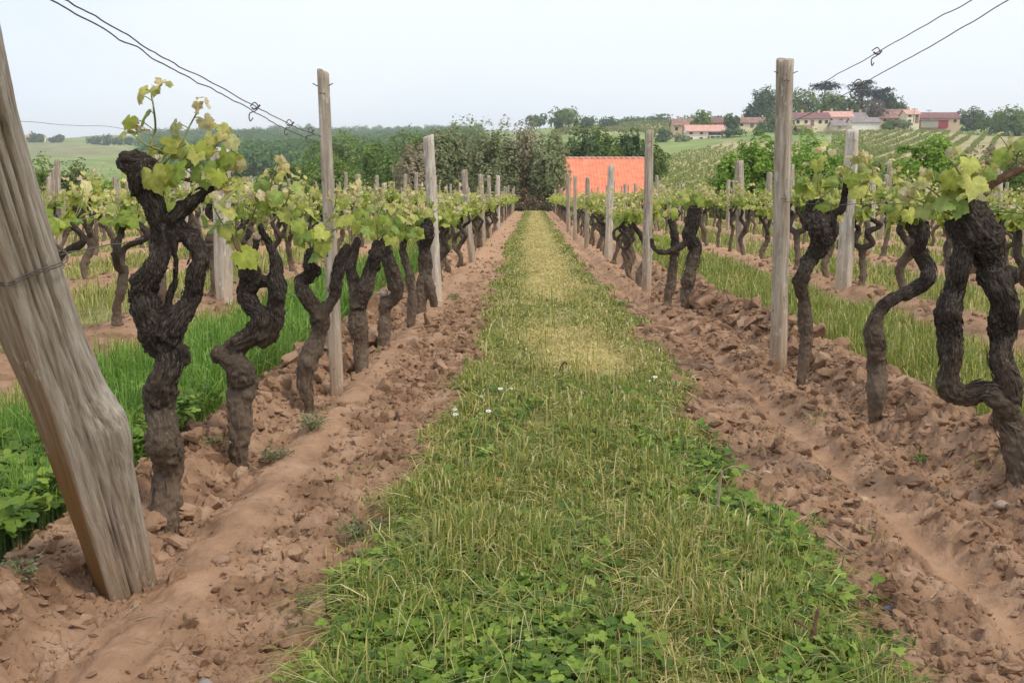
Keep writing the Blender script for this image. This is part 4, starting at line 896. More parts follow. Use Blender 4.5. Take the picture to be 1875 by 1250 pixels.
traced_vine(4.0, R2, 'zigzag vine right of the path, trunk stepping sideways like a Z', [[(1685, 396), (1678, 370), (1660, 350), (1650, 335)], [(1685, 398), (1700, 375), (1710, 355)], [(1660, 408), (1640, 385), (1625, 365)], [(1690, 400), (1668, 380), (1640, 372)]], size=0.085, vox=0.0055, seed=12, nl=8, young=.45)
R3 = [[(1467, 688, 10), (1474, 649, 13), (1475, 602, 14), (1472, 551, 13), (1465, 518, 14), (1473, 497, 14), (1486, 474, 16), (1503, 444, 20), (1500, 417, 21), (1494, 392, 21), (1495, 368, 17)], [(1508, 440, 12), (1524, 440, 10), (1527, 415, 8), (1520, 395, 7)], [(1512, 395, 7), (1540, 385, 7), (1546, 360, 6), (1550, 330, 5)]]
traced_vine(4.9, R3, 'vine beside the tallest right post, bare thin leg and swollen hollow head', [[(1495, 360), (1500, 325), (1510, 295), (1503, 268)], [(1550, 330), (1560, 300), (1575, 280)], [(1500, 365), (1530, 340), (1540, 310)], [(1550, 345), (1590, 330), (1600, 310)], [(1520, 390), (1525, 375), (1540, 400)], [(1550, 340), (1575, 345), (1598, 320), (1590, 290)], [(1498, 360), (1480, 330), (1492, 300)]], size=0.1, vox=0.006, seed=13, nl=7, young=.6, cutends=[(1503, 400, 10)])
R4 = [[(1258, 560, 13), (1258, 530, 14), (1263, 500, 15), (1270, 470, 14), (1272, 450, 15), (1262, 430, 15), (1270, 405, 14), (1272, 380, 14)], [(1265, 438, 10), (1252, 448, 8), (1235, 456, 7), (1220, 462, 6), (1205, 460, 6), (1196, 452, 5), (1193, 436, 4)]]
traced_vine(8.1, R4, 'fifth visible vine on the right with a pale cut scar and a long sideways arm', [[(1272, 376), (1268, 355), (1278, 340)], [(1265, 380), (1245, 360), (1235, 345)], [(1272, 380), (1295, 365), (1300, 350)], [(1215, 455), (1215, 420), (1225, 385)]], size=0.1, vox=0.006, seed=14, nl=9, young=.5, cutends=[(1268, 487, 7)])
R5 = [[(1222, 555, 10), (1228, 520, 10), (1232, 490, 9), (1236, 455, 9), (1234, 425, 8), (1228, 400, 7)]]
traced_vine(8.6, R5, 'slender vine directly left of the scarred one on the right of the path', [[(1228, 398), (1222, 370), (1215, 345)], [(1228, 398), (1240, 370), (1250, 350)]], size=0.1, vox=0.006, seed=15, nl=9)

# ------------------------------------------------------------------ vine kinds for the rest of the rows
def random_vine(seed, vox=0.009, kind='md', nshoot=8):
    r = np.random.default_rng(seed); h = r.uniform(0.5, 0.62); limbs = []
    z = np.array([-0.08, 0.0, 0.12, 0.24, 0.36]) * h / 0.6; x = np.cumsum(r.normal(size=5) * 0.035); y = np.cumsum(r.normal(size=5) * 0.03); x -= x[1]; y -= y[1]
    base = np.c_[x, y, z]; R = r.uniform(0.032, 0.045); limbs.append((base, [R * 1.05, R, R * .95, R * .95, R * 1.1]))
    heads = []
    for s in (-1, 1) if r.random() < 0.75 else (r.choice([-1, 1]),):
        p = base[-1]; P = [p, p + [r.normal() * .03, s * .07, .05], p + [r.normal() * .04, s * .12 + r.normal() * .03, .13 + r.uniform(0, .05)], p + [r.normal() * .04, s * .12 + r.normal() * .05, .22], p + [r.normal() * .05, s * r.uniform(.08, .2), .28 + r.uniform(0, .08)]]
        limbs.append((P, [R * .9, R * .85, R * .75, R * .65, R * .6])); heads.append(P[-1])
    V, fs, bc = trunk_geo(limbs, vox, 1.0, seed, 10)
    LP = []; LN = []; LS = []; YN = []; m = MB()
    for k in range(nshoot):
        hd = heads[k % len(heads)]; d = r.normal(size=3) * [0.09, 0.20, 0.04]; top = hd + d + [0, 0, r.uniform(.06, .24)]
        q = catmull([hd, hd + d * .4 + [0, 0, .04], top], 3); m.tube(q, np.linspace(.004, .002, len(q)), 4)
        for j in range(8):
            t = (j + .5) / 8; i = min(len(q) - 1, int(t * len(q))); sd = r.normal(size=3) * [1, 1, .4]; sd /= np.linalg.norm(sd)
            LP.append(q[i] + sd * r.uniform(.03, .08)); LN.append(sd * .6 + r.normal(size=3) * .4 + [0, -.25, .7]); LS.append(r.uniform(.045, .105) * (1.1 - .5 * t)); YN.append(.0 if t < .6 else r.uniform(0, .7))
        for j in range(2): LP.append(top + r.normal(size=3) * .015); LN.append(r.normal(size=3) + [0, 0, .5]); LS.append(.035); YN.append(1.0)
    LV = leaves(np.array(LP), np.array(LN), np.array(LS), leafcol(len(LP), np.array(YN), r), kind, r=r)
    return (V, fs, bc), m, LV
VK = []
def protos(n, seed0, vox, kind, ns):
    o = []
    for k in range(n):
        (V, fs, bc), m, (LVv, LT, LC) = random_vine(seed0 + k, vox, kind, ns)
        a = mk('trunk', V, fs, M_BARK, vec=bc); b = mk('foliage', LVv, [LT], M_LEAF, col=LC, sm=True); s = m.build('shoots', M_SHOOT)
        o.append((a.data, b.data, s.data)); 
        for q in (a, b, s): bpy.data.objects.remove(q)
    return o
PN = protos(8, 200, 0.008, 'md', 9); PF = protos(6, 300, 0.013, 'lo', 8)
pos = []
def rowname(k, side): 
    return ['first', 'second', 'third', 'fourth', 'fifth', 'sixth', 'seventh', 'eighth', 'ninth', 'tenth', 'eleventh'][k]
for side, rows in (('left', LROWS), ('right', RROWS)):
    for k, x0 in enumerate(rows):
        y0 = abs(x0) / (0.535 if side == 'left' else 0.50) + 0.3; ye = Y_END - 1.5
        if side == 'right' and k >= 3: ye = 34
        if side == 'left' and k >= 5: ye = 43
        if k == 0: y0 = 8.7 if side == 'left' else 9.6
        else: y0 = y0 - 0.2
        y = y0 + random.random() * .5; i = 0
        while y < ye:
            i += 1
            if random.random() > 0.06: pos.append((math.hypot(x0, y), float(row_x(x0, y)) + random.gauss(0, .03), y, side, k, i))
            y += random.uniform(0.85, 1.05) if k < 4 else random.uniform(0.95, 1.15)
pos.sort(); ORD = ['', 'first', 'second', 'third', 'fourth', 'fifth', 'sixth', 'seventh', 'eighth', 'ninth', 'tenth', 'eleventh', 'twelfth', 'thirteenth', 'fourteenth', 'fifteenth', 'sixteenth', 'seventeenth', 'eighteenth', 'nineteenth', 'twentieth'] + ['twenty-' + q for q in ('first', 'second', 'third', 'fourth', 'fifth', 'sixth', 'seventh', 'eighth', 'ninth')] + ['thirtieth']
for j, (d, x, y, side, k, i) in enumerate(pos[:286]):
    rn = '%s vine row %s of the path' % (rowname(k, side), side)
    if k == 0 and i <= 20: lab = 'leafy vine, %s beyond the %s' % (ORD[i], 'thick two-legged one in the first left row' if side == 'left' else 'scarred one in the first right row')
    elif i <= 20 and d < 30: lab = 'small gnarled vine, %s from the front in the %s' % (ORD[i], rn)
    else: lab = 'distant leafy vine towards the far end of the %s' % rn
    pr = (PN if d < 15 else PF); pr = pr[random.randrange(len(pr))]
    e = empty('grapevine', (x, y, gz(x, y)), lab, 'grapevine', 'gnarled old vines of the vineyard')
    e.rotation_euler = (0, 0, random.choice([0, PI]) + random.gauss(0, .3)); s = random.uniform(.92, 1.12); e.scale = (s, s, s * random.uniform(.95, 1.1))
    for nm, me in zip(('trunk', 'foliage', 'shoots'), pr):
        if nm == 'shoots' and d > 20: continue
        o = bpy.data.objects.new(nm, me); C.objects.link(o); o.parent = e
# the remaining far vines as one mass
rest = pos[286:]
tm = MB(); LP = []; 
for (d, x, y, side, k, i) in rest:
    z0 = gz(x, y); a = random.uniform(-.06, .06); tm.tube([(x, y, z0 - .05), (x + a, y + a, z0 + .3), (x - a * .3, y + random.uniform(-.12, .12), z0 + .62)], [.035, .03, .025], 5, cap=False, m=0)
    q = rng.normal(size=(34, 3)) * [.13, .26, .085] + [x, y, z0 + .76]; LP.append(q)
LP = np.concatenate(LP); n = len(LP); yg = np.clip((LP[:, 2] - .75) * 3 + rng.uniform(-.3, .3, n), 0, 1) * .6
V, T, c = leaves(LP, rng.normal(size=(n, 3)) * .5 + [0, -.3, .6], rng.uniform(.08, .15, n), leafcol(n, yg), 'lo')
nt_ = sum(len(v) for v in tm.V); TV = np.concatenate(tm.V); TQ = np.concatenate(tm.Q)
o = mk('far_vines', np.concatenate([TV, V]), [TQ, T + len(TV)], None, None, True, col=np.concatenate([np.full((len(TV), 3), .06), c]), vec=np.concatenate([TV * 8, V]), mats=[M_BARK, M_LEAF], midx=np.concatenate([np.zeros(len(TQ)), np.ones(len(T))]))
tag(o, 'farthest outer vines of the vineyard seen as one leafy mass', 'vines', kind='stuff')

# ------------------------------------------------------------------ posts
def post_geo(h, r, seed, lean=(0, 0), taper=0.9, n=16, bend=0.0, squar=0.12):
    rr = np.random.default_rng(seed); m = int(h / 0.035) + 2; zz = np.concatenate([np.linspace(-0.15, h, m)]); a = np.arange(n) / n * 2 * PI
    V = []
    grooves = rr.uniform(0, 2 * PI, 4); tw = rr.uniform(-.2, .2)
    for z in zz:
        t = max(0, z / h); R = r * (1 - (1 - taper) * t)
        q = R * (1 + squar * np.cos(4 * a + rr.random() * .05 + seed)) 
        q = q * (1 + 0.07 * vn(np.c_[np.cos(a) * 2.2, np.sin(a) * 2.2, np.full(n, z * 3)] + seed, 5) + 0.04 * vn(np.c_[np.cos(a) * 6, np.sin(a) * 6, np.full(n, z * 2.2)] + seed, 6))
        for gk, g in enumerate(grooves):
            dd = (a - g - tw * t + PI) % (2 * PI) - PI; q = q - R * 0.16 * np.exp(-(dd / .13) ** 2) * (0.5 + 0.5 * vn(np.array([[z * 4, gk, seed]]), 7)[0])
        cx = lean[0] * z + bend * math.sin(t * PI) * .5; cy = lean[1] * z
        V.append(np.c_[cx + np.cos(a) * q, cy + np.sin(a) * q, np.full(n, z)])
    V[-1][:, 2] += 0.012 * np.cos(a + seed) + 0.004 * rr.normal(size=n)
    c0 = V[-1].mean(0); V.append(V[-1] * .55 + c0 * .45 + [0, 0, .006]); c1 = V[-1].mean(0)
    V = np.concatenate(V); mm = len(V) // n; i = np.arange(mm - 1)[:, None] * n; j = np.arange(n)[None]; j2 = (j + 1) % n
    Q = np.stack([i + j, i + j2, i + n + j2, i + n + j], -1).reshape(-1, 4); k = np.arange(n)
    V = np.vstack([V, c1]); T = np.c_[np.full(n, len(V) - 1), (mm - 1) * n + k, (mm - 1) * n + (k + 1) % n]
    return V, [Q, T]
def staple(e, z, r, lean=(0, 0)):
    m = MB(); m.tube(catmull([(lean[0] * z - r * .3, -r * .9, z), (lean[0] * z - r * .1, -r * 1.25, z + .004), (lean[0] * z + r * .3, -r * .9, z)], 3), .0022, 5); m.build('staple', M_WIRE, e)
def stake(xb, yb, xt, yt, rpx, Y, label, seed, taper=.88, squar=.12, bend=0, nail=False):
    b = at(xb, yb, Y); t = at(xt, yt, Y); h = t[2] - b[2]; R = rpx / F * Y; lean = ((t[0] - b[0]) / h, random.uniform(-.02, .02))
    e = empty('vineyard_post', b, label, 'wooden post', 'grey wooden vineyard posts')
    V, fs = post_geo(h, R, seed, lean, taper, bend=bend, squar=squar); mk('stake', V, fs, M_PALE if ('pale' in label or 'white' in label) and seed % 2 == 0 or seed in (18, 17) else M_POST, e)
    for zs in (h * .93, h * .55): staple(e, zs, R, lean)
    if nail:
        for s in (-1, 1):
            m = MB(); z = h * .955; cx = lean[0] * z; m.tube([(cx + s * R * .7, -R * .3, z), (cx + s * R * 1.35, -R * .4, z + .012)], .0025, 5); m.build('nail', M_WIRE, e)
    return e
stake(617, 712, 591, 131, 13.5, 4.64, 'tall grey post left of the path rising above the horizon among the vines', 3, taper=.85, nail=True)
stake(1425, 662, 1438, 110, 15.5, 5.4, 'tallest grey post, right of the path, with a flat top against the sky', 5, taper=1.02, nail=True, squar=.05)
stake(800, 556, 785, 250, 9.5, 8.5, 'pale grey post standing between the seventh vine and the path, left side', 6, taper=.9)
stake(1184, 532, 1190, 240, 8.5, 9.4, 'slim grey post right of the path cutting the orange roof edge', 7, taper=.9, squar=.04)
stake(1114, 470, 1119, 304, 7, 14.3, 'pale post in front of the orange roof, slightly bent', 8, taper=.8)
stake(1074, 450, 1076, 326, 4.5, 17.5, 'thin pale post before the left part of the orange roof', 9)
stake(1053, 436, 1053, 322, 3.6, 21, 'thin post before the left edge of the orange roof', 10)
stake(1041, 422, 1040, 318, 3.5, 25.5, 'thin whitish post at the left end of the orange roof', 12)
stake(866, 480, 850, 312, 6, 13.3, 'pale post leaning left, third from the front in the left row', 13, taper=.85, bend=-.03)
stake(885, 455, 880, 320, 5, 17.6, 'thin grey post, fourth from the front in the left row', 14)
stake(897, 438, 895, 322, 4, 21.5, 'thin grey post, fifth from the front in the left row', 15)
stake(912, 425, 912, 322, 4, 26, 'thin pale post, sixth from the front in the left row', 16)
# second rows and further, taken from the photograph
stake(411, 556, 404, 272, 14, 8.1, 'weathered split post behind the arm of the nearest vine, second row on the left', 17, taper=1.05, squar=.2)
stake(1545, 526, 1561, 238, 13.5, 9.2, 'pale grey post behind the swollen headed vine, second row on the right', 18, taper=.75, squar=.2)
stake(1357, 462, 1354, 295, 7.5, 15.2, 'split forked pale post left of the tallest post', 19, taper=.9, squar=.25)
stake(1448, 440, 1449, 303, 6, 19, 'grey post half hidden behind the right edge of the tallest post', 20)
stake(1407, 402, 1409, 316, 5, 26, 'short pale square post between the forked post and the tallest one', 21)
stake(1595, 462, 1598, 320, 6, 15.8, 'white post behind the leafy vine, third row on the right', 22)
stake(1628, 415, 1628, 298, 4.5, 24, 'thin post top in front of the green bush on the right', 23)
stake(1828, 436, 1830, 305, 7, 21, 'pale post between the massive right vine and the picture edge', 24)
stake(118, 462, 111, 348, 6.5, 16.8, 'forked pale post at far left before the green bush', 25, squar=.25)
stake(90, 425, 88, 325, 5, 23, 'reddish brown post at far left, tallest against the green bush', 26)
stake(135, 420, 135, 358, 4.5, 24, 'short pale post just right of the forked far left post', 27)
stake(304, 420, 307, 346, 4.5, 20, 'pale post glimpsed between the two arms of the nearest vine', 28)
for i, (x, yt) in enumerate([(655, 320), (690, 322), (703, 336), (742, 320), (440, 340), (505, 340), (342, 310)]):
    stake(x, 430, x, yt, 4 if i % 2 else 5, 22, ['thin post top above the leaves behind the fourth vine', 'wider pale post top above the fourth vine', 'thin post just right of the wider pale one', 'thin post top left of the second tall left post', 'pale post top above the second vine', 'pale post top between the second and third vines', 'pale post top in the leaves of the nearest vine'][i], 30 + i)
pp_ = []
for side, rows in (('left', LROWS), ('right', RROWS)):
    for k, x0 in enumerate(rows):
        ye = Y_END - 1.5
        if side == 'right' and k >= 3: ye = 34
        if side == 'left' and k >= 5: ye = 43
        y = 30 if k == 0 else (24 if k < 3 else abs(x0) / .53 + 1 + random.random() * 4)
        while y < ye: pp_.append((x0, y, side, k)); y += random.uniform(4.0, 5.0)
PM = [post_geo(random.uniform(1.15, 1.42), random.uniform(.035, .05), 50 + q, (random.uniform(-.04, .04), random.uniform(-.05, .05)), n=8) for q in range(7)]
PMD = []
for V, fs in PM: o = mk('vineyard_post', V, fs, M_POST); PMD.append(o.data); bpy.data.objects.remove(o)
cnt = {}
for (x0, y, side, k) in pp_:
    x = float(row_x(x0, y)) + random.gauss(0, .04); o = bpy.data.objects.new('vineyard_post', random.choice(PMD)); C.objects.link(o); o.location = (x, y, gz(x, y)); o.rotation_euler = (0, 0, random.uniform(0, 6))
    cnt[(side, k)] = cnt.get((side, k), 0) + 1
    tag(o, 'small distant post, %s of those in the %s vine row %s of the path' % (ORD[cnt[(side, k)]], rowname(k, side), side) if cnt[(side, k)] < 12 else 'far grey post', 'wooden post', 'grey wooden vineyard posts')

# the big split end post leaning towards the camera
M_END = noise_mat('split_oak', [(0.085, 0.065, 0.048), (0.25, 0.21, 0.165), (0.37, 0.33, 0.285), (0.44, 0.405, 0.36)], scale=8, stretch=(5, 5, 0.4), rough=0.9, bump=1.0, bdist=0.007, fine=50, lo=0.3, hi=0.7)
add_dust(M_END, (0.23, 0.135, 0.06), -0.05, 0.6, 0.62)
pts = []
for y_, l_, r_ in [(1112, 191, 297), (1080, 180, 291), (980, 146, 270), (900, 117, 254), (850, 99, 247), (810, 84, 244), (785, 76, 243), (762, 68, 236), (740, 60, 216), (700, 44, 188), (650, 20, 168), (600, -3, 147), (500, -42, 113), (335, -92, 63), (220, -126, 30), (55, -170, -3), (-110, -222, -52), (-230, -260, -88)]:
    x_ = 233 - .3132 * (1080 - y_); pts.append((x_, y_, 2.26 - (1080 - y_) / 1025 * .66, x_ - l_, r_ - x_))
Q = np.array([list(at(x, y, Y)) + [w1 / F * Y, w2 / F * Y] for x, y, Y, w1, w2 in pts]); bpos = Q[1][:3].copy()
sq = np.concatenate([[0], np.cumsum(np.linalg.norm(np.diff(Q[:, :3], axis=0), axis=1))]); su = np.linspace(0, sq[-1], 190); Q = np.stack([np.interp(su, sq, Q[:, c_]) for c_ in range(5)], 1)
for _ in range(2): Q[1:-1] = (Q[:-2] + 2 * Q[1:-1] + Q[2:]) / 4
Q = Q; Pc, RL_, RR_ = Q[:, :3] - bpos, Q[:, 3], Q[:, 4]; Rc = (RL_ + RR_) / 2
T_ = np.tile((Pc[-1] - Pc[0]) / np.linalg.norm(Pc[-1] - Pc[0]), (len(Pc), 1)); n = 144; a = np.arange(n) / n * 2 * PI
# fixed cross axes: A to the right, B towards the camera
A_ = np.tile([1, 0, 0], (len(Pc), 1)) - T_ * T_[:, :1]; A_ /= np.linalg.norm(A_, axis=1)[:, None]; B_ = np.cross(A_, T_); B_ *= np.sign(-B_[:, 1:2] + 1e-9)
prof = np.interp(np.degrees(a), [0, 20, 45, 66, 80, 87, 96, 130, 180, 230, 270, 320, 360], [1.0, 1.03, 0.95, 0.94, 1.06, 1.12, 1.0, 0.90, 1.0, .95, .85, .9, 1.0])
s = np.concatenate([[0], np.cumsum(np.linalg.norm(np.diff(Pc, axis=0), axis=1))]); V = []
for i in range(len(Pc)):
    q = prof * (1 + 0.03 * vn(np.c_[np.cos(a) * 2, np.sin(a) * 2, np.full(n, s[i] * 3)], 91))
    Ri = np.where(np.cos(a) > 0, RR_[i], RL_[i]); oA, oB = Ri * prof * np.cos(a), .078 * prof * np.sin(a); fb = fbm(np.c_[oA * 75, oB * 75, np.full(n, s[i] * 1.6)], 3, 92); q = q + 0.022 * fb + 0.012 * fbm(np.c_[oA * 230, oB * 230, np.full(n, s[i] * 3.0)], 3, 93)
    for g, wd_, dp, s0, s1 in [(55, .022, .20, 0, .50), (44, .018, .17, .1, .46), (61, .012, .12, .0, .36), (69, .014, .07, .35, 1.1), (30, .03, .16, .45, 2), (40, .016, .12, .55, 1.3), (108, .014, .06, .5, 2), (36, .014, .16, 0, .44), (125, .02, .08, .1, .8), (58, .02, .13, .8, 2), (22, .03, .14, .0, .42), (145, .03, .06, .3, 1.2)]:
        on = smooth(s0, s0 + .1, s[i]) * smooth(s1, s1 - .1, s[i]) if s0 > 0 else smooth(s1, s1 - .1, s[i])
        dd = a - math.radians(g) - .05 * math.sin(s[i] * 5 + g); q = q - dp * on * np.exp(-(dd / wd_) ** 2)
    kn = np.exp(-(((a - .2 + PI) % (2 * PI) - PI) / .4) ** 2) * np.exp(-((s[i] - s[60] ) / .035) ** 2); q = q + 0 * kn
    Ri = np.where(np.cos(a) > 0, RR_[i], RL_[i])
    V.append(Pc[i] + (Ri * q * np.cos(a))[:, None] * A_[i] + (.078 * q * np.sin(a))[:, None] * B_[i])
V = np.concatenate(V + [Pc[:1], Pc[-1:]]); m_ = len(Pc); i = np.arange(m_ - 1)[:, None] * n; j = np.arange(n)[None]; j2 = (j + 1) % n
Qd = np.stack([i + j, i + j2, i + n + j2, i + n + j], -1).reshape(-1, 4); k = np.arange(n)
Tt = np.vstack([np.c_[np.full(n, m_ * n), (k + 1) % n, k], np.c_[np.full(n, m_ * n + 1), (m_ - 1) * n + k, (m_ - 1) * n + (k + 1) % n]])
e = empty("leaning_end_post", bpos, 'massive split grey end post leaning towards the left foreground, wound with wire', 'wooden post')
# wood grain runs along the post: grain coordinates from the cross section and the length
gc = np.concatenate([np.c_[np.where(np.cos(a) > 0, RR_[i], RL_[i]) * np.cos(a) * 1.2, np.sin(a) * .09, np.full(n, s[i])] for i in range(m_)] + [np.zeros((1, 3)), [[0, 0, s[-1]]]])
M_END2 = noise_mat('split_oak_grain', [(0.12, 0.092, 0.066), (0.29, 0.245, 0.19), (0.40, 0.355, 0.30), (0.50, 0.46, 0.40)], scale=9, stretch=(9, 9, 0.8), rough=0.92, bump=1.0, bdist=0.005, fine=30, lo=0.28, hi=0.74, coord='bc', spec=.08, detail=9)
add_dust(M_END2, (0.33, 0.21, 0.11), 0.0, 0.45, 0.45)
def side_stain(m, c):
    # the riven left face keeps its brown heartwood near the foot
    t = m.node_tree; L = t.links.new; p = [q for q in t.nodes if q.type == 'BSDF_PRINCIPLED'][0]; src = p.inputs['Base Color'].links[0].from_socket
    a_ = t.nodes.new('ShaderNodeAttribute'); a_.attribute_name = 'col'; sp = t.nodes.new('ShaderNodeSeparateColor'); L(a_.outputs['Color'], sp.inputs[0])
    mi = t.nodes.new('ShaderNodeMix'); mi.data_type = 'RGBA'; L(sp.outputs[0], mi.inputs[0]); L(src, mi.inputs[6]); mi.inputs[7].default_value = (*c, 1); L(mi.outputs[2], p.inputs['Base Color'])
side_stain(M_END2, (.20, .11, .045)); lichen(M_END2, (.50, .49, .42), 18, .55, .60)
st_ = []
for i in range(m_):
    nz_ = fbm(np.c_[np.cos(a) * 6, np.sin(a) * 6, np.full(n, s[i] * 4)], 3, 95); av = np.degrees(a)
    left_ = smooth(84, 92, av + 4 * nz_ + 10 * smooth(.3, .9, s[i])) * smooth(215, 190, av) * (.90 * smooth(.95, .25, s[i] + .1 * nz_) + .30); foot = .55 * smooth(.22, .05, s[i] + .1 * nz_); st_.append(np.clip(np.maximum(left_, foot) + .10 * nz_, 0, 1))
st_ = np.concatenate(st_ + [[0, 0]])
mk('post_body', V, [Qd, Tt], M_END2, e, vec=gc, col=np.repeat(st_[:, None], 3, 1))
ci = int(np.argmin(np.abs(Pc[:, 2] + bpos[2] - at(60, 470, 1.87)[2]))); m = MB()
for dz_ in (0, .006):
    ang = np.linspace(0, 2 * PI, 40); rp = np.interp(np.degrees(ang), np.degrees(a), prof, period=360)
    m.tube([Pc[ci] + T_[ci] * dz_ + Rc[ci] * 1.03 * p_ * (math.cos(t) * A_[ci] + math.sin(t) * B_[ci]) + [0, 0, .01 * math.sin(t * 2)] for t, p_ in zip(ang, rp)], .0014, 5)
m.build('binding_wire', M_WIRE, e)

# ------------------------------------------------------------------ wires
def wire(P, label, name='trellis_wire', r=0.0017, group='trellis wires', kink=.004, seed=0):
    q = catmull(P, 14); k = vn(q * 9 + seed, 2)[:, None] * np.array([.3, .3, 1]) * kink + vn(q * 23 + seed, 3)[:, None] * kink * .4; q = q + k
    b = q[0].copy(); m = MB(); m.tube(q - b, r, 6); o = m.build(name, M_WIRE); o.location = b; return tag(o, label, 'wire', group)
def wp(x, y, X):      # point seen at that pixel in the vertical plane x = X
    d = RM @ np.array([(x - 937.5) / F, -(y - 625) / F, -1.0]); t = X / d[0]; return np.array([X, d[1] * t, H + d[2] * t])
xl = -.95
top = Q[-1][:3]
wire([wp(-60, -80, xl - .02), wp(95, 0, xl), wp(240, 82, xl), wp(370, 155, xl), wp(455, 198, xl), wp(510, 230, xl), wp(585, 262, xl)], 'lower of the two top wires crossing the sky at upper left')
wire([wp(-40, -80, xl + .02), wp(116, 0, xl), wp(205, 48, xl), wp(300, 105, xl), wp(435, 176, xl), wp(530, 228, xl), wp(588, 250, xl)], 'upper of the two top wires crossing the sky at upper left', seed=4)
wire([wp(600, 256, xl), wp(650, 285, xl), wp(700, 310, -.96), wp(780, 330, -.99)], 'thin continuation wire running right from the tall left post', seed=5, r=.0013)
wire([wp(1900, -68, 1.36), wp(1780, 0, 1.36), wp(1690, 48, 1.35), wp(1605, 97, 1.35), wp(1500, 155, 1.345), wp(1450, 186, 1.34)], 'upper wire crossing the sky at upper right', seed=6)
wire([wp(1920, -45, 1.38), wp(1845, 0, 1.38), wp(1760, 52, 1.37), wp(1680, 98, 1.36), wp(1590, 148, 1.35), wp(1500, 200, 1.345), wp(1452, 222, 1.34)], 'lower wire crossing the sky at upper right', seed=7)
wire([wp(110, 468, -.93), wp(200, 450, -.95), wp(262, 436, -.95)], 'fruiting wire tied from the leaning post to the nearest vine', seed=8, r=.0012)
wire([wp(322, 422, -.99), wp(340, 418, -1.0), wp(440, 408, -.95), wp(560, 395, -.95), wp(700, 385, -.96), wp(860, 372, -1.0), wp(930, 364, -1.05)], 'fruiting wire running along the heads of the left row', seed=9, r=.0013)
wire([wp(1250, 382, 1.14), wp(1340, 378, 1.3), wp(1440, 370, 1.34), wp(1530, 376, 1.34), wp(1620, 372, 1.34), wp(1800, 385, 1.34), wp(1930, 400, 1.34)], 'fruiting wire running along the heads of the right row', seed=10, r=.0016)
wire([at(35, 222, 6.3), at(130, 230, 6.9), at(225, 236, 7.6), at(403, 280, 8.1)], 'thin single wire crossing the sky behind the leaning post', seed=11, r=.0015)
for k_, (x0_, ya, yb, zt) in enumerate([(LROWS[1], 5.2, 50, .80), (LROWS[2], 8.5, 50, .78), (LROWS[3], 12, 50, .78), (RROWS[1], 6, 50, .82), (RROWS[2], 9.5, 50, .80), (RROWS[3], 13.5, 33, .80)]):
    yy_ = np.arange(ya, yb, 4.0); nmr = ['second', 'third', 'fourth'][k_ % 3] + (' row left' if k_ < 3 else ' row right')
    wire([(float(row_x(x0_, v_)), v_, zt + .015 * math.sin(v_)) for v_ in yy_], 'thin fruiting wire strung along the %s of the path' % nmr, seed=20 + k_, r=.0018)
def clip(px, py, X, scale, label, seed):
    r = np.random.default_rng(seed); c = wp(px, py, X); s = scale; m = MB()
    P = [np.array([-.014, 0, .008]), np.array([.004, .004, .022]), np.array([.016, 0, .006]), np.array([.004, -.004, -.008]), np.array([-.012, 0, -.012]), np.array([-.020, .003, -.026]), np.array([-.012, 0, -.040]), np.array([-.004, 0, -.030])]
    P = [(p + r.normal(size=3) * .002) * s for p in P]; m.tube(catmull(P, 5), .0020 * s, 6)
    m.tube(catmull([P[0] * .6, np.array([0, 0, 0]), P[2] * .9, P[2] + [.006 * s, 0, .008 * s]], 4), .003 * s, 6)
    o = m.build('wire_tie', M_WIRE); o.location = c; tag(o, label, 'wire tie', 'twisted ties on the top wires')
clip(465, 200, xl, 1.0, 'curled wire tie joining the two upper left wires', 1)
clip(529, 230, xl, .95, 'twisted wire knot where the upper left wires meet near the post', 2)
clip(568, 243, xl, 1.0, 'wire tie hanging just left of the tall left post', 3)
clip(1604, 99, 1.35, 1.1, 'metal clip hanging on the upper right wire against the sky', 4)
clip(1570, 157, 1.35, 1.2, 'dark knot on the lower right wire before the cedar', 5)

# ------------------------------------------------------------------ grass and herbs
def blades(X, Y, h, w_, col, lean=0.5, seed=0, z=None, fall=None):
    r = np.random.default_rng(seed); n = len(X); Z = gzs(X, Y) - 0.004 if z is None else z
    a = r.uniform(0, 2 * PI, n); ld = np.stack([np.cos(a), np.sin(a), a * 0], -1); k = (r.random(n) ** 1.5 * lean * 2)[:, None]; b = a + r.normal(size=n) * .6 + PI / 2
    wd_ = np.stack([np.cos(b), np.sin(b), b * 0], -1) * (np.broadcast_to(w_, (n,))[:, None] / 2); P = np.stack([X, Y, Z], -1); h = np.broadcast_to(h, (n,))[:, None]
    up = np.array([0, 0, 1.]); p1 = P + up * h * .45 + ld * h * k * .18; p2 = P + up * h * (.85 - .15 * k) + ld * h * k * .5; p3 = P + up * h * (1 - .35 * k) + ld * h * k * .9
    V = np.stack([P - wd_ * .8, P + wd_ * .8, p1 - wd_, p1 + wd_, p2 - wd_ * .7, p2 + wd_ * .7, p3], 1); o = np.arange(n)[:, None] * 7
    Q = np.concatenate([o + [0, 1, 3, 2], o + [2, 3, 5, 4]]); T = o + [4, 5, 6]
    return V.reshape(-1, 3), Q, T, np.repeat(col, 7, 0)
GC = np.array([(0.22, 0.25, 0.045), (0.29, 0.31, 0.06), (0.16, 0.21, 0.04), (0.38, 0.37, 0.10), (0.21, 0.29, 0.08)])
DC = np.array([(0.60, 0.49, 0.20), (0.50, 0.42, 0.15), (0.68, 0.58, 0.30), (0.46, 0.43, 0.15)])
def gcol(n, dry, r): 
    a = GC[r.integers(0, len(GC), n)]; b = DC[r.integers(0, len(DC), n)]; t = (r.random(n) < dry)[:, None]
    return np.where(t, b, a) * r.uniform(.8, 1.2, (n, 1))
r = np.random.default_rng(99)
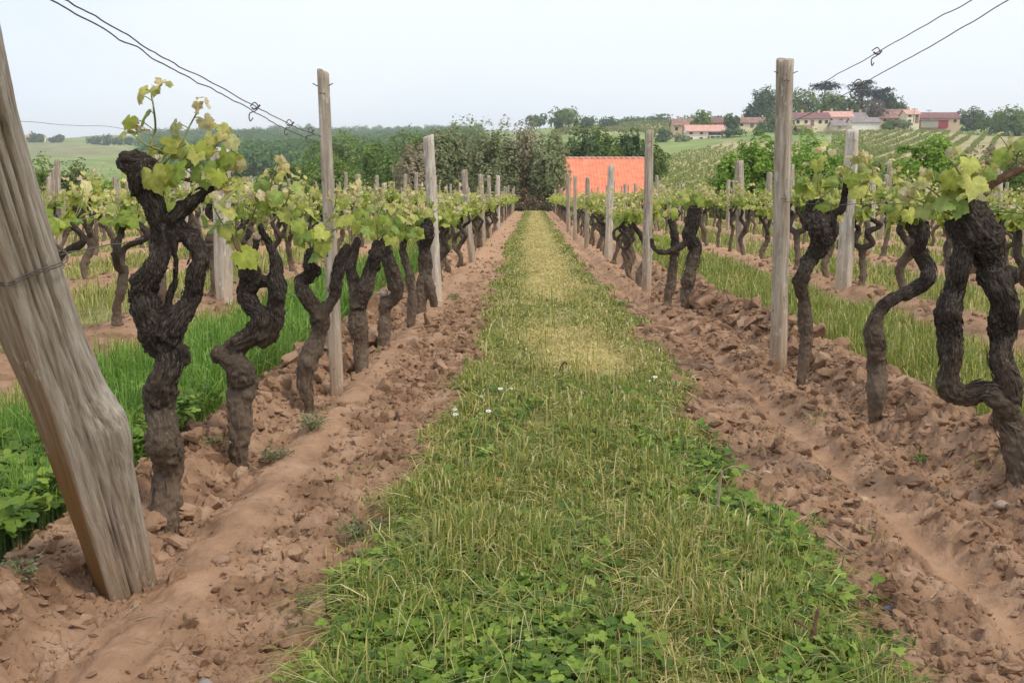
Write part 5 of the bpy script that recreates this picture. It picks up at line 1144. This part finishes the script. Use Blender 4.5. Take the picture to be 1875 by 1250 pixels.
def sample(n, y0, y1, p=1.0):
    if p == 1: return np.exp(r.uniform(math.log(y0), math.log(y1), n))
    q = 1 - p; return (y0 ** q + (y1 ** q - y0 ** q) * r.random(n)) ** (1 / q)
gm = MB()
# path
n = 150000; Y = sample(n, 1.35, 57.5, 1.25); l, rr_ = strip_edges(Y); X = l + (rr_ - l) * (r.uniform(-.03, 1.03, n) + r.normal(size=n) * .025)
cl = fbm(np.c_[X * 5, Y * 2.5], 3, 71); keep = (r.random(n) < .72 + .5 * cl); clv = smooth(-.02, .06, X - strip_edges(Y)[0]) * smooth(.55, .30, X - strip_edges(Y)[0]) * smooth(2.5, 2.1, Y); keep &= r.random(len(X)) > .72 * clv; X, Y, cl = X[keep], Y[keep], cl[keep]; n = len(X); u_ = (X - strip_edges(Y)[0]) / (strip_edges(Y)[1] - strip_edges(Y)[0])
dr = dryness(X, Y) + .22 * smooth(.45, .6, u_) * smooth(.95, .8, u_) * smooth(3.0, 2.2, Y) + 0.16 + .06 * smooth(2.5, 5, Y)
hh = (0.036 + 0.03 * r.random(n)) * (1 + .8 * np.clip(cl, -.4, 1)) * (1 - .35 * smooth(3, 8, Y) ) * (1 - .35 * np.clip(dr, 0, 1)); hh *= 1 + .5 * smooth(3.2, 2.2, Y)
V, Qd, T, c = blades(X, Y, hh, r.uniform(.0022, .0048, n) * (Y / 2) ** .75, gcol(n, dr, r), 1.4, 1); gm.add(V, T, Qd, c)
# long straggling stems
n = 2000; Y = sample(n, 1.4, 9, 1.6); l, rr_ = strip_edges(Y); X = l + (rr_ - l) * r.uniform(.0, 1.0, n)
V, Qd, T, c = blades(X, Y, r.uniform(.09, .17, n), .0022 * (Y / 2) ** .8, gcol(n, .3, r), 1.1, 2); gm.add(V, T, Qd, c)
# cut straw lying on the turf
n = 16000; Y = sample(n, 1.4, 40, 1.2); l, rr_ = strip_edges(Y); X = l + (rr_ - l) * r.uniform(.02, .98, n); k = r.random(n) < dryness(X, Y) * .9 + .05; X, Y = X[k], Y[k]; n = len(X)
a = r.uniform(0, 2 * PI, n); L_ = r.uniform(.02, .07, n); Z = gzs(X, Y) + r.uniform(.012, .05, n); D = np.stack([np.cos(a) * L_, np.sin(a) * L_, r.normal(size=n) * .012], -1); W_2 = np.stack([-np.sin(a), np.cos(a), a * 0], -1) * .0014 * ((Y / 2) ** .7)[:, None]; P = np.stack([X, Y, Z], -1)
V = np.stack([P - W_2, P + W_2, P + D + W_2, P + D - W_2], 1).reshape(-1, 3); gm.add(V, None, np.arange(n * 4).reshape(n, 4), np.repeat(DC[r.integers(0, 4, n)] * r.uniform(.8, 1.2, (n, 1)), 4, 0))
tag(gm.build('path_grass', M_GRASS, sm=True), 'trodden grass with dry straw covering the path between the vine rows', 'grass', kind='stuff')

gm = MB()      # between the other rows, tall and lush close behind the vines
def band(n, xa, xb, y0, y1, h0, h1, dry, seed, w0=.0032, p=1.4, lush=False, den=.7):
    Y = sample(n, y0, y1, p); X = r.uniform(xa, xb, n) + (np.where(xa > 0, -0.12 * smooth(5.5, 11, Y), 0)); _, s, _ = zones(X, Y); k = (s < .5) & (r.random(n) < den + .5 * fbm(np.c_[X * 3, Y * 1.5], 3, seed)); X, Y = X[k], Y[k]; m = len(X)
    cl = fbm(np.c_[X * 2.5, Y * 1.8], 3, seed + 4); c = gcol(m, dry, r)
    if lush: c = c * np.array([.66, 1.02, .7])
    V, Qd, T, c = blades(X, Y, r.uniform(h0, h1, m) * (1 + .45 * cl), w0 * (Y / 3) ** .7, c, .7, seed); gm.add(V, T, Qd, c)
band(26000, -2.05, -1.25, 2.2, 13, .12, .26, .04, 11, lush=True, den=.85)
band(16000, -2.4, -1.3, 8, 50, .08, .18, .1, 12)
band(14000, -2.5, -1.9, 3.0, 30, .05, .10, .3, 13)
band(17000, 1.72, 2.6, 2.0, 14, .10, .19, .10, 14, lush=False, den=.85)
band(9000, 1.72, 2.75, 12, 50, .06, .13, .2, 15)
band(11000, 2.3, 2.8, 2.2, 30, .05, .09, .4, 16)
for k in range(1, 6):
    band(9000 if k < 3 else 6000, LROWS[k] - 1.4, LROWS[k] - .3, 5 + 1.4 * k, 50, .05, .14, .3, 20 + k, w0=.004)
    band(9000 if k < 3 else 6000, RROWS[k] + .3, RROWS[k] + 1.4, 5.5 + 1.6 * k, 50, .05, .15, .22, 30 + k, w0=.004)
tag(gm.build('row_grass', M_GRASS, sm=True), 'taller lush grass growing in the strips behind the first vine rows', 'grass', kind='stuff')

# clover: three round leaflets on a stalk
def clover(X, Y, size, hgt, seed, name, label):
    r = np.random.default_rng(seed); n = len(X); Z = gzs(X, Y); H_ = np.broadcast_to(hgt, (n,)) * r.uniform(.5, 1.15, n); off = r.normal(size=(n, 2)) * .012
    C0 = np.stack([X + off[:, 0], Y + off[:, 1], Z + H_], -1); NN = r.normal(size=(n, 3)) * .38 + [0, -.15, 1]; NN /= np.linalg.norm(NN, axis=1)[:, None]
    A = np.cross(NN, r.normal(size=(n, 3))); A /= np.linalg.norm(A, axis=1)[:, None]; B = np.cross(NN, A); th = np.linspace(0, 2 * PI, 9, endpoint=False); rad = .5 * (1 - .22 * np.exp(-(((th + PI) % (2 * PI) - PI) / .35) ** 2))
    V = []; T = []; Cc = []; col0 = np.array([(0.12, 0.20, 0.028), (0.17, 0.27, 0.036), (0.24, 0.33, 0.055), (0.085, 0.155, 0.03)])[r.integers(0, 4, n)] * r.uniform(.8, 1.25, (n, 1)); s = size * r.uniform(.6, 1.25, n)
    for q in range(3):
        aa_ = q * 2 * PI / 3; ex = A * math.cos(aa_) + B * math.sin(aa_); ey = np.cross(NN, ex); c = C0 + ex * (s * .5)[:, None]
        rim = c[:, None] + ex[:, None] * (np.cos(th) * rad)[None, :, None] * s[:, None, None] + ey[:, None] * (np.sin(th) * .5 * .92)[None, :, None] * s[:, None, None] + NN[:, None] * (.10 * s)[:, None, None]
        v = np.concatenate([c[:, None], rim], 1); k = np.arange(9); t = np.stack([np.zeros(9, int), 1 + k, 1 + (k + 1) % 9], -1); o = (np.arange(n) * 10 + q * n * 10)[:, None, None]
        V.append(v.reshape(-1, 3)); T.append((t[None] + o).reshape(-1, 3)); Cc.append(np.repeat(col0, 10, 0))
    m = MB(); m.add(np.concatenate(V), np.concatenate(T), None, np.concatenate(Cc))
    base = np.stack([X, Y, Z], -1); w_ = np.array([.0012, 0, 0]); v = np.stack([base - w_, base + w_, C0 + w_, C0 - w_], 1).reshape(-1, 3); m.add(v, None, np.arange(n * 4).reshape(n, 4), np.tile([.10, .16, .05], (n * 4, 1)))
    return tag(m.build(name, M_GRASS, sm=True), label, 'clover', kind='stuff')
def field_pts(n, fn, x0, x1, y0, y1):
    X = []; Y = []
    while len(X) < n:
        x = r.uniform(x0, x1, 4000); y = r.uniform(y0, y1, 4000); p = fn(x, y); k = r.random(4000) < p; X += list(x[k]); Y += list(y[k])
    return np.array(X[:n]), np.array(Y[:n])
def cf(x, y):
    l, rr_ = strip_edges(y); a = smooth(-.10, 0.0, x - l) * smooth(.62, .30, x - l) * smooth(2.55, 2.05, y); b = smooth(.40, .15, np.abs(x - rr_ + .06) * 1.6) * smooth(4.2, 2.4, y) * smooth(.12, .0, x - rr_)
    c = .12 * smooth(-.3, .4, fbm(np.c_[x * 6, y * 4], 2, 55)) * (x > l) * (x < rr_); return np.clip(a + b * .38 + c * .6, 0, 1) * (.35 + .65 * (fbm(np.c_[x * 9, y * 9], 2, 57) > -.1))
X, Y = field_pts(7500, cf, -.6, .85, 1.4, 4.5); clover(X, Y, .0165, .050, 5, 'path_clover', 'fresh green clover patches along the edges of the path in the foreground')
X, Y = field_pts(3800, lambda x, y: smooth(-1.24, -1.34, x) * smooth(-1.9, -1.5, x) * np.ones_like(x) * smooth(4.2, 3.0, y), -2.0, -1.2, 2.3, 4.4); clover(X, Y, .026, .12, 6, 'tall_clover', 'deep green clover and herbs behind the leaning post at the left edge')

# bits of straw, root and dead leaf scattered over the ploughed clay
n = 2600; Y = sample(n, 1.45, 12, 1.3); X = r.uniform(-1.5, 1.95, n); _, s_, c_ = zones(X, Y); k = s_ > .7; X, Y = X[k], Y[k]; n = len(X)
a = r.uniform(0, 2 * PI, n); L_ = r.uniform(.008, .045, n); Z = gzs(X, Y) + r.uniform(.004, .014, n); D = np.stack([np.cos(a) * L_, np.sin(a) * L_, r.normal(size=n) * .005], -1); W_2 = np.stack([-np.sin(a), np.cos(a), a * 0], -1) * (r.uniform(.0006, .0016, n) * (Y / 2) ** .7)[:, None]; P = np.stack([X, Y, Z], -1)
V = np.stack([P - W_2, P + W_2, P + D + W_2 * .4, P + D - W_2 * .4], 1).reshape(-1, 3); cc = np.array([(.42, .33, .2), (.12, .075, .05), (.5, .42, .28), (.2, .13, .09)])[r.integers(0, 4, n)]
tag(mk('straw_litter', V, [np.arange(n * 4).reshape(n, 4)], M_GRASS, sm=False, col=np.repeat(cc, 4, 0)), 'scattered bits of straw and root on the ploughed soil', 'litter', kind='stuff')
gm = MB()
n = 5200; Y = sample(n, 1.6, 14, 1.2); l, rr_ = strip_edges(Y); sd_ = r.random(n) < .5; X = np.where(sd_, l - np.abs(r.normal(size=n)) * .07, rr_ + np.abs(r.normal(size=n)) * .07); k = fbm(np.c_[X * 6, Y * 3], 3, 131) > .05; X, Y = X[k], Y[k]; n = len(X)
V, Qd, T, c = blades(X, Y, r.uniform(.015, .05, n), .0032 * (Y / 2) ** .7, gcol(n, .35, r), 1.8, 41); gm.add(V, T, Qd, c)
n = 3000; Y = sample(n, 2.5, 20, 1.1); X = r.uniform(-1.4, 1.9, n); _, s_, _ = zones(X, Y); k = (s_ > .6) & (fbm(np.c_[X * 5, Y * 2.2], 3, 133) > .62); X, Y = X[k], Y[k]; n = len(X)
V, Qd, T, c = blades(X, Y, r.uniform(.02, .06, n), .004 * (Y / 2) ** .7, gcol(n, .05, r), 1.6, 42); gm.add(V, T, Qd, c)
tag(gm.build('creeping_grass', M_GRASS, sm=True), 'sparse grass creeping from the path edges onto the soil', 'grass', kind='stuff')

# single weed plants on the ploughed soil
def weed(x, y, wd, h, n, cols, label, seed, name='weed_plant'):
    q = np.random.default_rng(seed); z = gz(x, y); e = empty(name, (x, y, z), label, 'weed'); m = MB(); LP = []; 
    for k in range(max(5, n // 14)):
        a = q.uniform(0, 2 * PI); R = wd * q.uniform(.2, .5); P = catmull([(0, 0, 0), (math.cos(a) * R * .5, math.sin(a) * R * .5, h * q.uniform(.4, .7)), (math.cos(a) * R, math.sin(a) * R, h * q.uniform(.5, 1.0))], 5); m.tube(P, .0012, 4); LP += [P[i] for i in q.integers(3, len(P), n // max(5, n // 14))]
    m.build('stems', M_SHOOT, e); LP = np.array(LP) + q.normal(size=(len(LP), 3)) * [.012, .012, .008]; LP[:, 2] = np.maximum(LP[:, 2], .006); cc = np.array(cols)[q.integers(0, len(cols), len(LP))]
    V, Q, c = leafquads(LP, np.tile([0, -.2, 1.], (len(LP), 1)), .014, cc, .5, .6); mk('leaves', V, [Q], M_GRASS, e, sm=False, col=c)
GRY = [(0.17, 0.18, 0.095), (0.24, 0.24, 0.14), (0.12, 0.15, 0.06)]; GRN = [(0.10, 0.18, 0.035), (0.16, 0.25, 0.05)]
def gp(px, py):
    d = RM @ np.array([(px - 937.5) / F, -(py - 625) / F, -1.0]); t = -H / d[2]; return d[0] * t, d[1] * t
for i, (px, py, wd, h, n, cc, lab) in enumerate([(570, 790, .22, .07, 300, GRY, 'grey green feathery weed tuft between the second and third left vines'), (500, 835, .16, .05, 180, GRY, 'smaller grey green tuft left of the feathery one'), (670, 975, .20, .06, 320, GRY, 'dull olive weed mat on the soil at the left edge of the path'), (385, 850, .16, .06, 200, GRY, 'olive weed between the first and second left vines'), (40, 1110, .12, .03, 120, GRY, 'small dark weed at the lower left corner'), (590, 1100, .14, .04, 160, GRY, 'bleached dry weed beside the clover at the path edge'),
    (1270, 560, .12, .07, 120, GRN, 'green weed at the foot of the scarred right vine'), (1205, 500, .14, .08, 140, GRN, 'green leafy weed between the right posts'), (1125, 480, .12, .05, 100, GRN, 'small green tuft on the soil right of the path'), (1135, 560, .16, .05, 140, GRN, 'creeping green weed at the right edge of the path in the middle distance'), (1490, 955, .06, .03, 50, GRN, 'tiny weed on the soil beside the lower right clover'), (1640, 1180, .08, .04, 80, GRN, 'little green seedling at the bottom right'), (1685, 825, .06, .02, 50, GRN, 'tiny yellow green weed near the foot of the zigzag vine'), (830, 545, .2, .05, 160, GRN, 'low green weed on the soil under the seventh left vine'), (1250, 690, .1, .05, 90, GRN, 'small weed rosette where the path meets the right soil')]):
    x, y = gp(px, py); weed(x, y, wd, h, n, cc, lab, 700 + i)
# daisies
for i, (px, py, lab) in enumerate([(915, 722, 'white daisy, topmost of the group on the path'), (831, 766, 'white daisy at the left edge of the path, upper of the close pair'), (833, 775, 'white daisy at the left edge of the path, lower of the close pair'), (893, 769, 'white daisy right of the close pair'), (881, 738, 'small white daisy between the topmost one and the close pair'), (1198, 696, 'white daisy at the right edge of the path'), (1187, 704, 'tiny white daisy beside the one on the right edge of the path'), (935, 722, 'very small white daisy right of the topmost one')]):
    x, y = gp(px, py + 14); z = gz(x, y); hh_ = .055; e = empty('daisy', (x, y, z), lab, 'daisy', 'daisies on the path'); m = MB(); m.tube([(0, 0, 0), (.003, 0, hh_)], .0009, 5); m.build('stem', M_SHOOT, e)
    s = .011 if i not in (4, 6, 7) else .007; np_ = 13; V = []; Q = []; 
    for q in range(np_):
        a = q / np_ * 2 * PI; d = np.array([math.cos(a), math.sin(a) * .75, math.sin(a) * .35]); t = np.array([-math.sin(a), math.cos(a) * .75, math.cos(a) * .35]) * .2; c = np.array([.003, 0, hh_]); V += [c + d * s * .25 - t * s * .6, c + d * s * .25 + t * s * .6, c + d * s * 1.0 + t * s, c + d * s * 1.0 - t * s]; Q.append([4 * q, 4 * q + 1, 4 * q + 2, 4 * q + 3])
    mk('petals', V, [Q], M_FLOWER, e, sm=False, col=np.full((len(V), 3), .85)); mk('flower_centre', I2[0] * [s * .3, s * .3, s * .15] + [.003, -.001, hh_ + .001], [I2[1]], M_FLOWER, e, col=np.tile([.75, .5, .06], (len(I2[0]), 1)))
# twigs, stones, curled dead leaves
def twig(P, rad, label, mat=None, side=()):
    P = [np.array(p) for p in P]; b = P[0].copy(); m = MB(); q = catmull([p - b for p in P], 6); m.tube(q, np.linspace(rad, rad * .6, len(q)) * (1 + .2 * vn(q * 80, 3)), 7)
    for sd_ in side: m.tube(catmull([np.array(s) - b for s in sd_], 4), rad * .4, 5)
    o = m.build('twig', mat or M_CANE); o.location = b; tag(o, label, 'twig')
M_DRY = noise_mat('dry_stem', [(0.22, 0.17, 0.11), (0.38, 0.31, 0.22)], scale=50, rough=.9, bump=.3, bdist=.002)
Yt = 2.62
twig([at(1312, 955, Yt), at(1316, 905, Yt), at(1322, 860, Yt)], .0055, 'upright pale broken stick at the right edge of the path', M_DRY, [[at(1322, 862, Yt), at(1345, 853, Yt), at(1368, 862, Yt + .03), at(1392, 872, Yt + .05)]])
x, y = gp(1022, 690); z = gz(x, y); twig([(x, y, z), (x + .012, y, z + .05), (x + .03, y - .01, z + .085), (x + .045, y, z + .07)], .006, 'curled brown dead stem standing up in the middle of the path')
x, y = gp(1475, 1220); z = gz(x, y); twig([(x, y, z), (x + .012, y, z + .07), (x + .02, y, z + .12)], .006, 'brown woody stub in the grass at the lower right', M_CANE, [[(x + .012, y, z + .07), (x - .03, y, z + .10)]])
x, y = gp(1510, 1000); z = gz(x, y) + .02; twig([(x, y, z + .02), (x + .04, y - .06, z), (x + .06, y - .09, z)], .003, 'bent thin twig on the soil beside the right clover', M_DRY)
x, y = gp(235, 1145); z = gz(x, y) + .012; twig([(x, y, z), (x + .06, y + .03, z + .006)], .0016, 'short straw lying on the smooth soil below the leaning post', M_DRY)
def stone(px, py, s, c, label, seed):
    x, y = gp(px, py); V = I3[0] * (1 + .16 * vn(I3[0] * 1.5 + seed, 4))[:, None] * np.array([1.2, .9, .7]) * s; o = mk('stone', V, [I3[1]], noise_mat('stone_' + str(seed), [tuple(v * .75 for v in c), c], scale=60, rough=.6, bump=.2, bdist=.002)); o.location = (x, y, float(gzs(x, y)) + s * .35); tag(o, label, 'stone')
stone(375, 1228, .012, (.30, .27, .25), 'smooth grey pebble near the bottom edge, left of the clover', 1)
stone(350, 1222, .011, (.22, .15, .11), 'brown pebble touching the smooth grey one', 2)
stone(1628, 1102, .012, (.22, .22, .28), 'small bluish pebble beside the right clover', 3)
stone(1580, 890, .016, (.48, .36, .24), 'pale tan stone on the soil right of the path', 4)
stone(1403, 868, .012, (.55, .42, .28), 'small pale stone near the upright stick', 5)
stone(1500, 612, .055, (.30, .18, .10), 'round brown clay lump behind the vine beside the tallest post', 6)
stone(1835, 917, .02, (.42, .32, .24), 'flat pale stone at the foot of the massive right vine', 7)
stone(405, 1030, .020, (.33, .21, .14), 'flat clay slab on the path soil right of the leaning post', 8)
mm_ = leaf_mat('dead_leaf', .2, .8)
for i, (px, py) in enumerate([(1198, 782), (1262, 760), (798, 962), (915, 875), (912, 905), (700, 1022), (1260, 1010), (1235, 820)]):
    x, y = gp(px, py); V, T, c = leaves(np.array([[0, 0, .0]]), np.array([[.3, -.3, .9]]), .03, np.array([[.42, .20, .09]]), 'md'); V = V * .6; o = mk('dead_leaf', V, [T], mm_, col=c); o.location = (x, y, float(gzs(x, y)) + .045)
    tag(o, ['orange dead leaf at the right edge of the middle of the path', 'orange dead leaf right of the daisies on the right soil edge', 'orange dead leaf at the left edge below the close pair of daisies', 'upper of two orange dead leaves in the left half of the path', 'lower of two orange dead leaves in the left half of the path', 'orange dead leaf beside the olive weed mat', 'orange dead leaf in the foreground grass, right of centre', 'orange dead leaf just above the upright pale stick'][i], 'leaf', 'orange dead leaves in the grass')

# ------------------------------------------------------------------ haze: one box of thin air round everything
o = MB().box(-1500, 2300, -60, 2250, -47, 135).build('haze', None, sm=False); m = bpy.data.materials.new('thin_haze'); m.use_nodes = True; t = m.node_tree; t.nodes.clear()
ou = t.nodes.new('ShaderNodeOutputMaterial'); pv = t.nodes.new('ShaderNodeVolumePrincipled'); pv.inputs['Color'].default_value = (.93, .965, 1, 1); pv.inputs['Density'].default_value = 0.00036; pv.inputs['Anisotropy'].default_value = 0.2
t.links.new(pv.outputs[0], ou.inputs['Volume']); o.data.materials.append(m); tag(o, 'thin pale haze in the valley air', 'haze', kind='stuff')
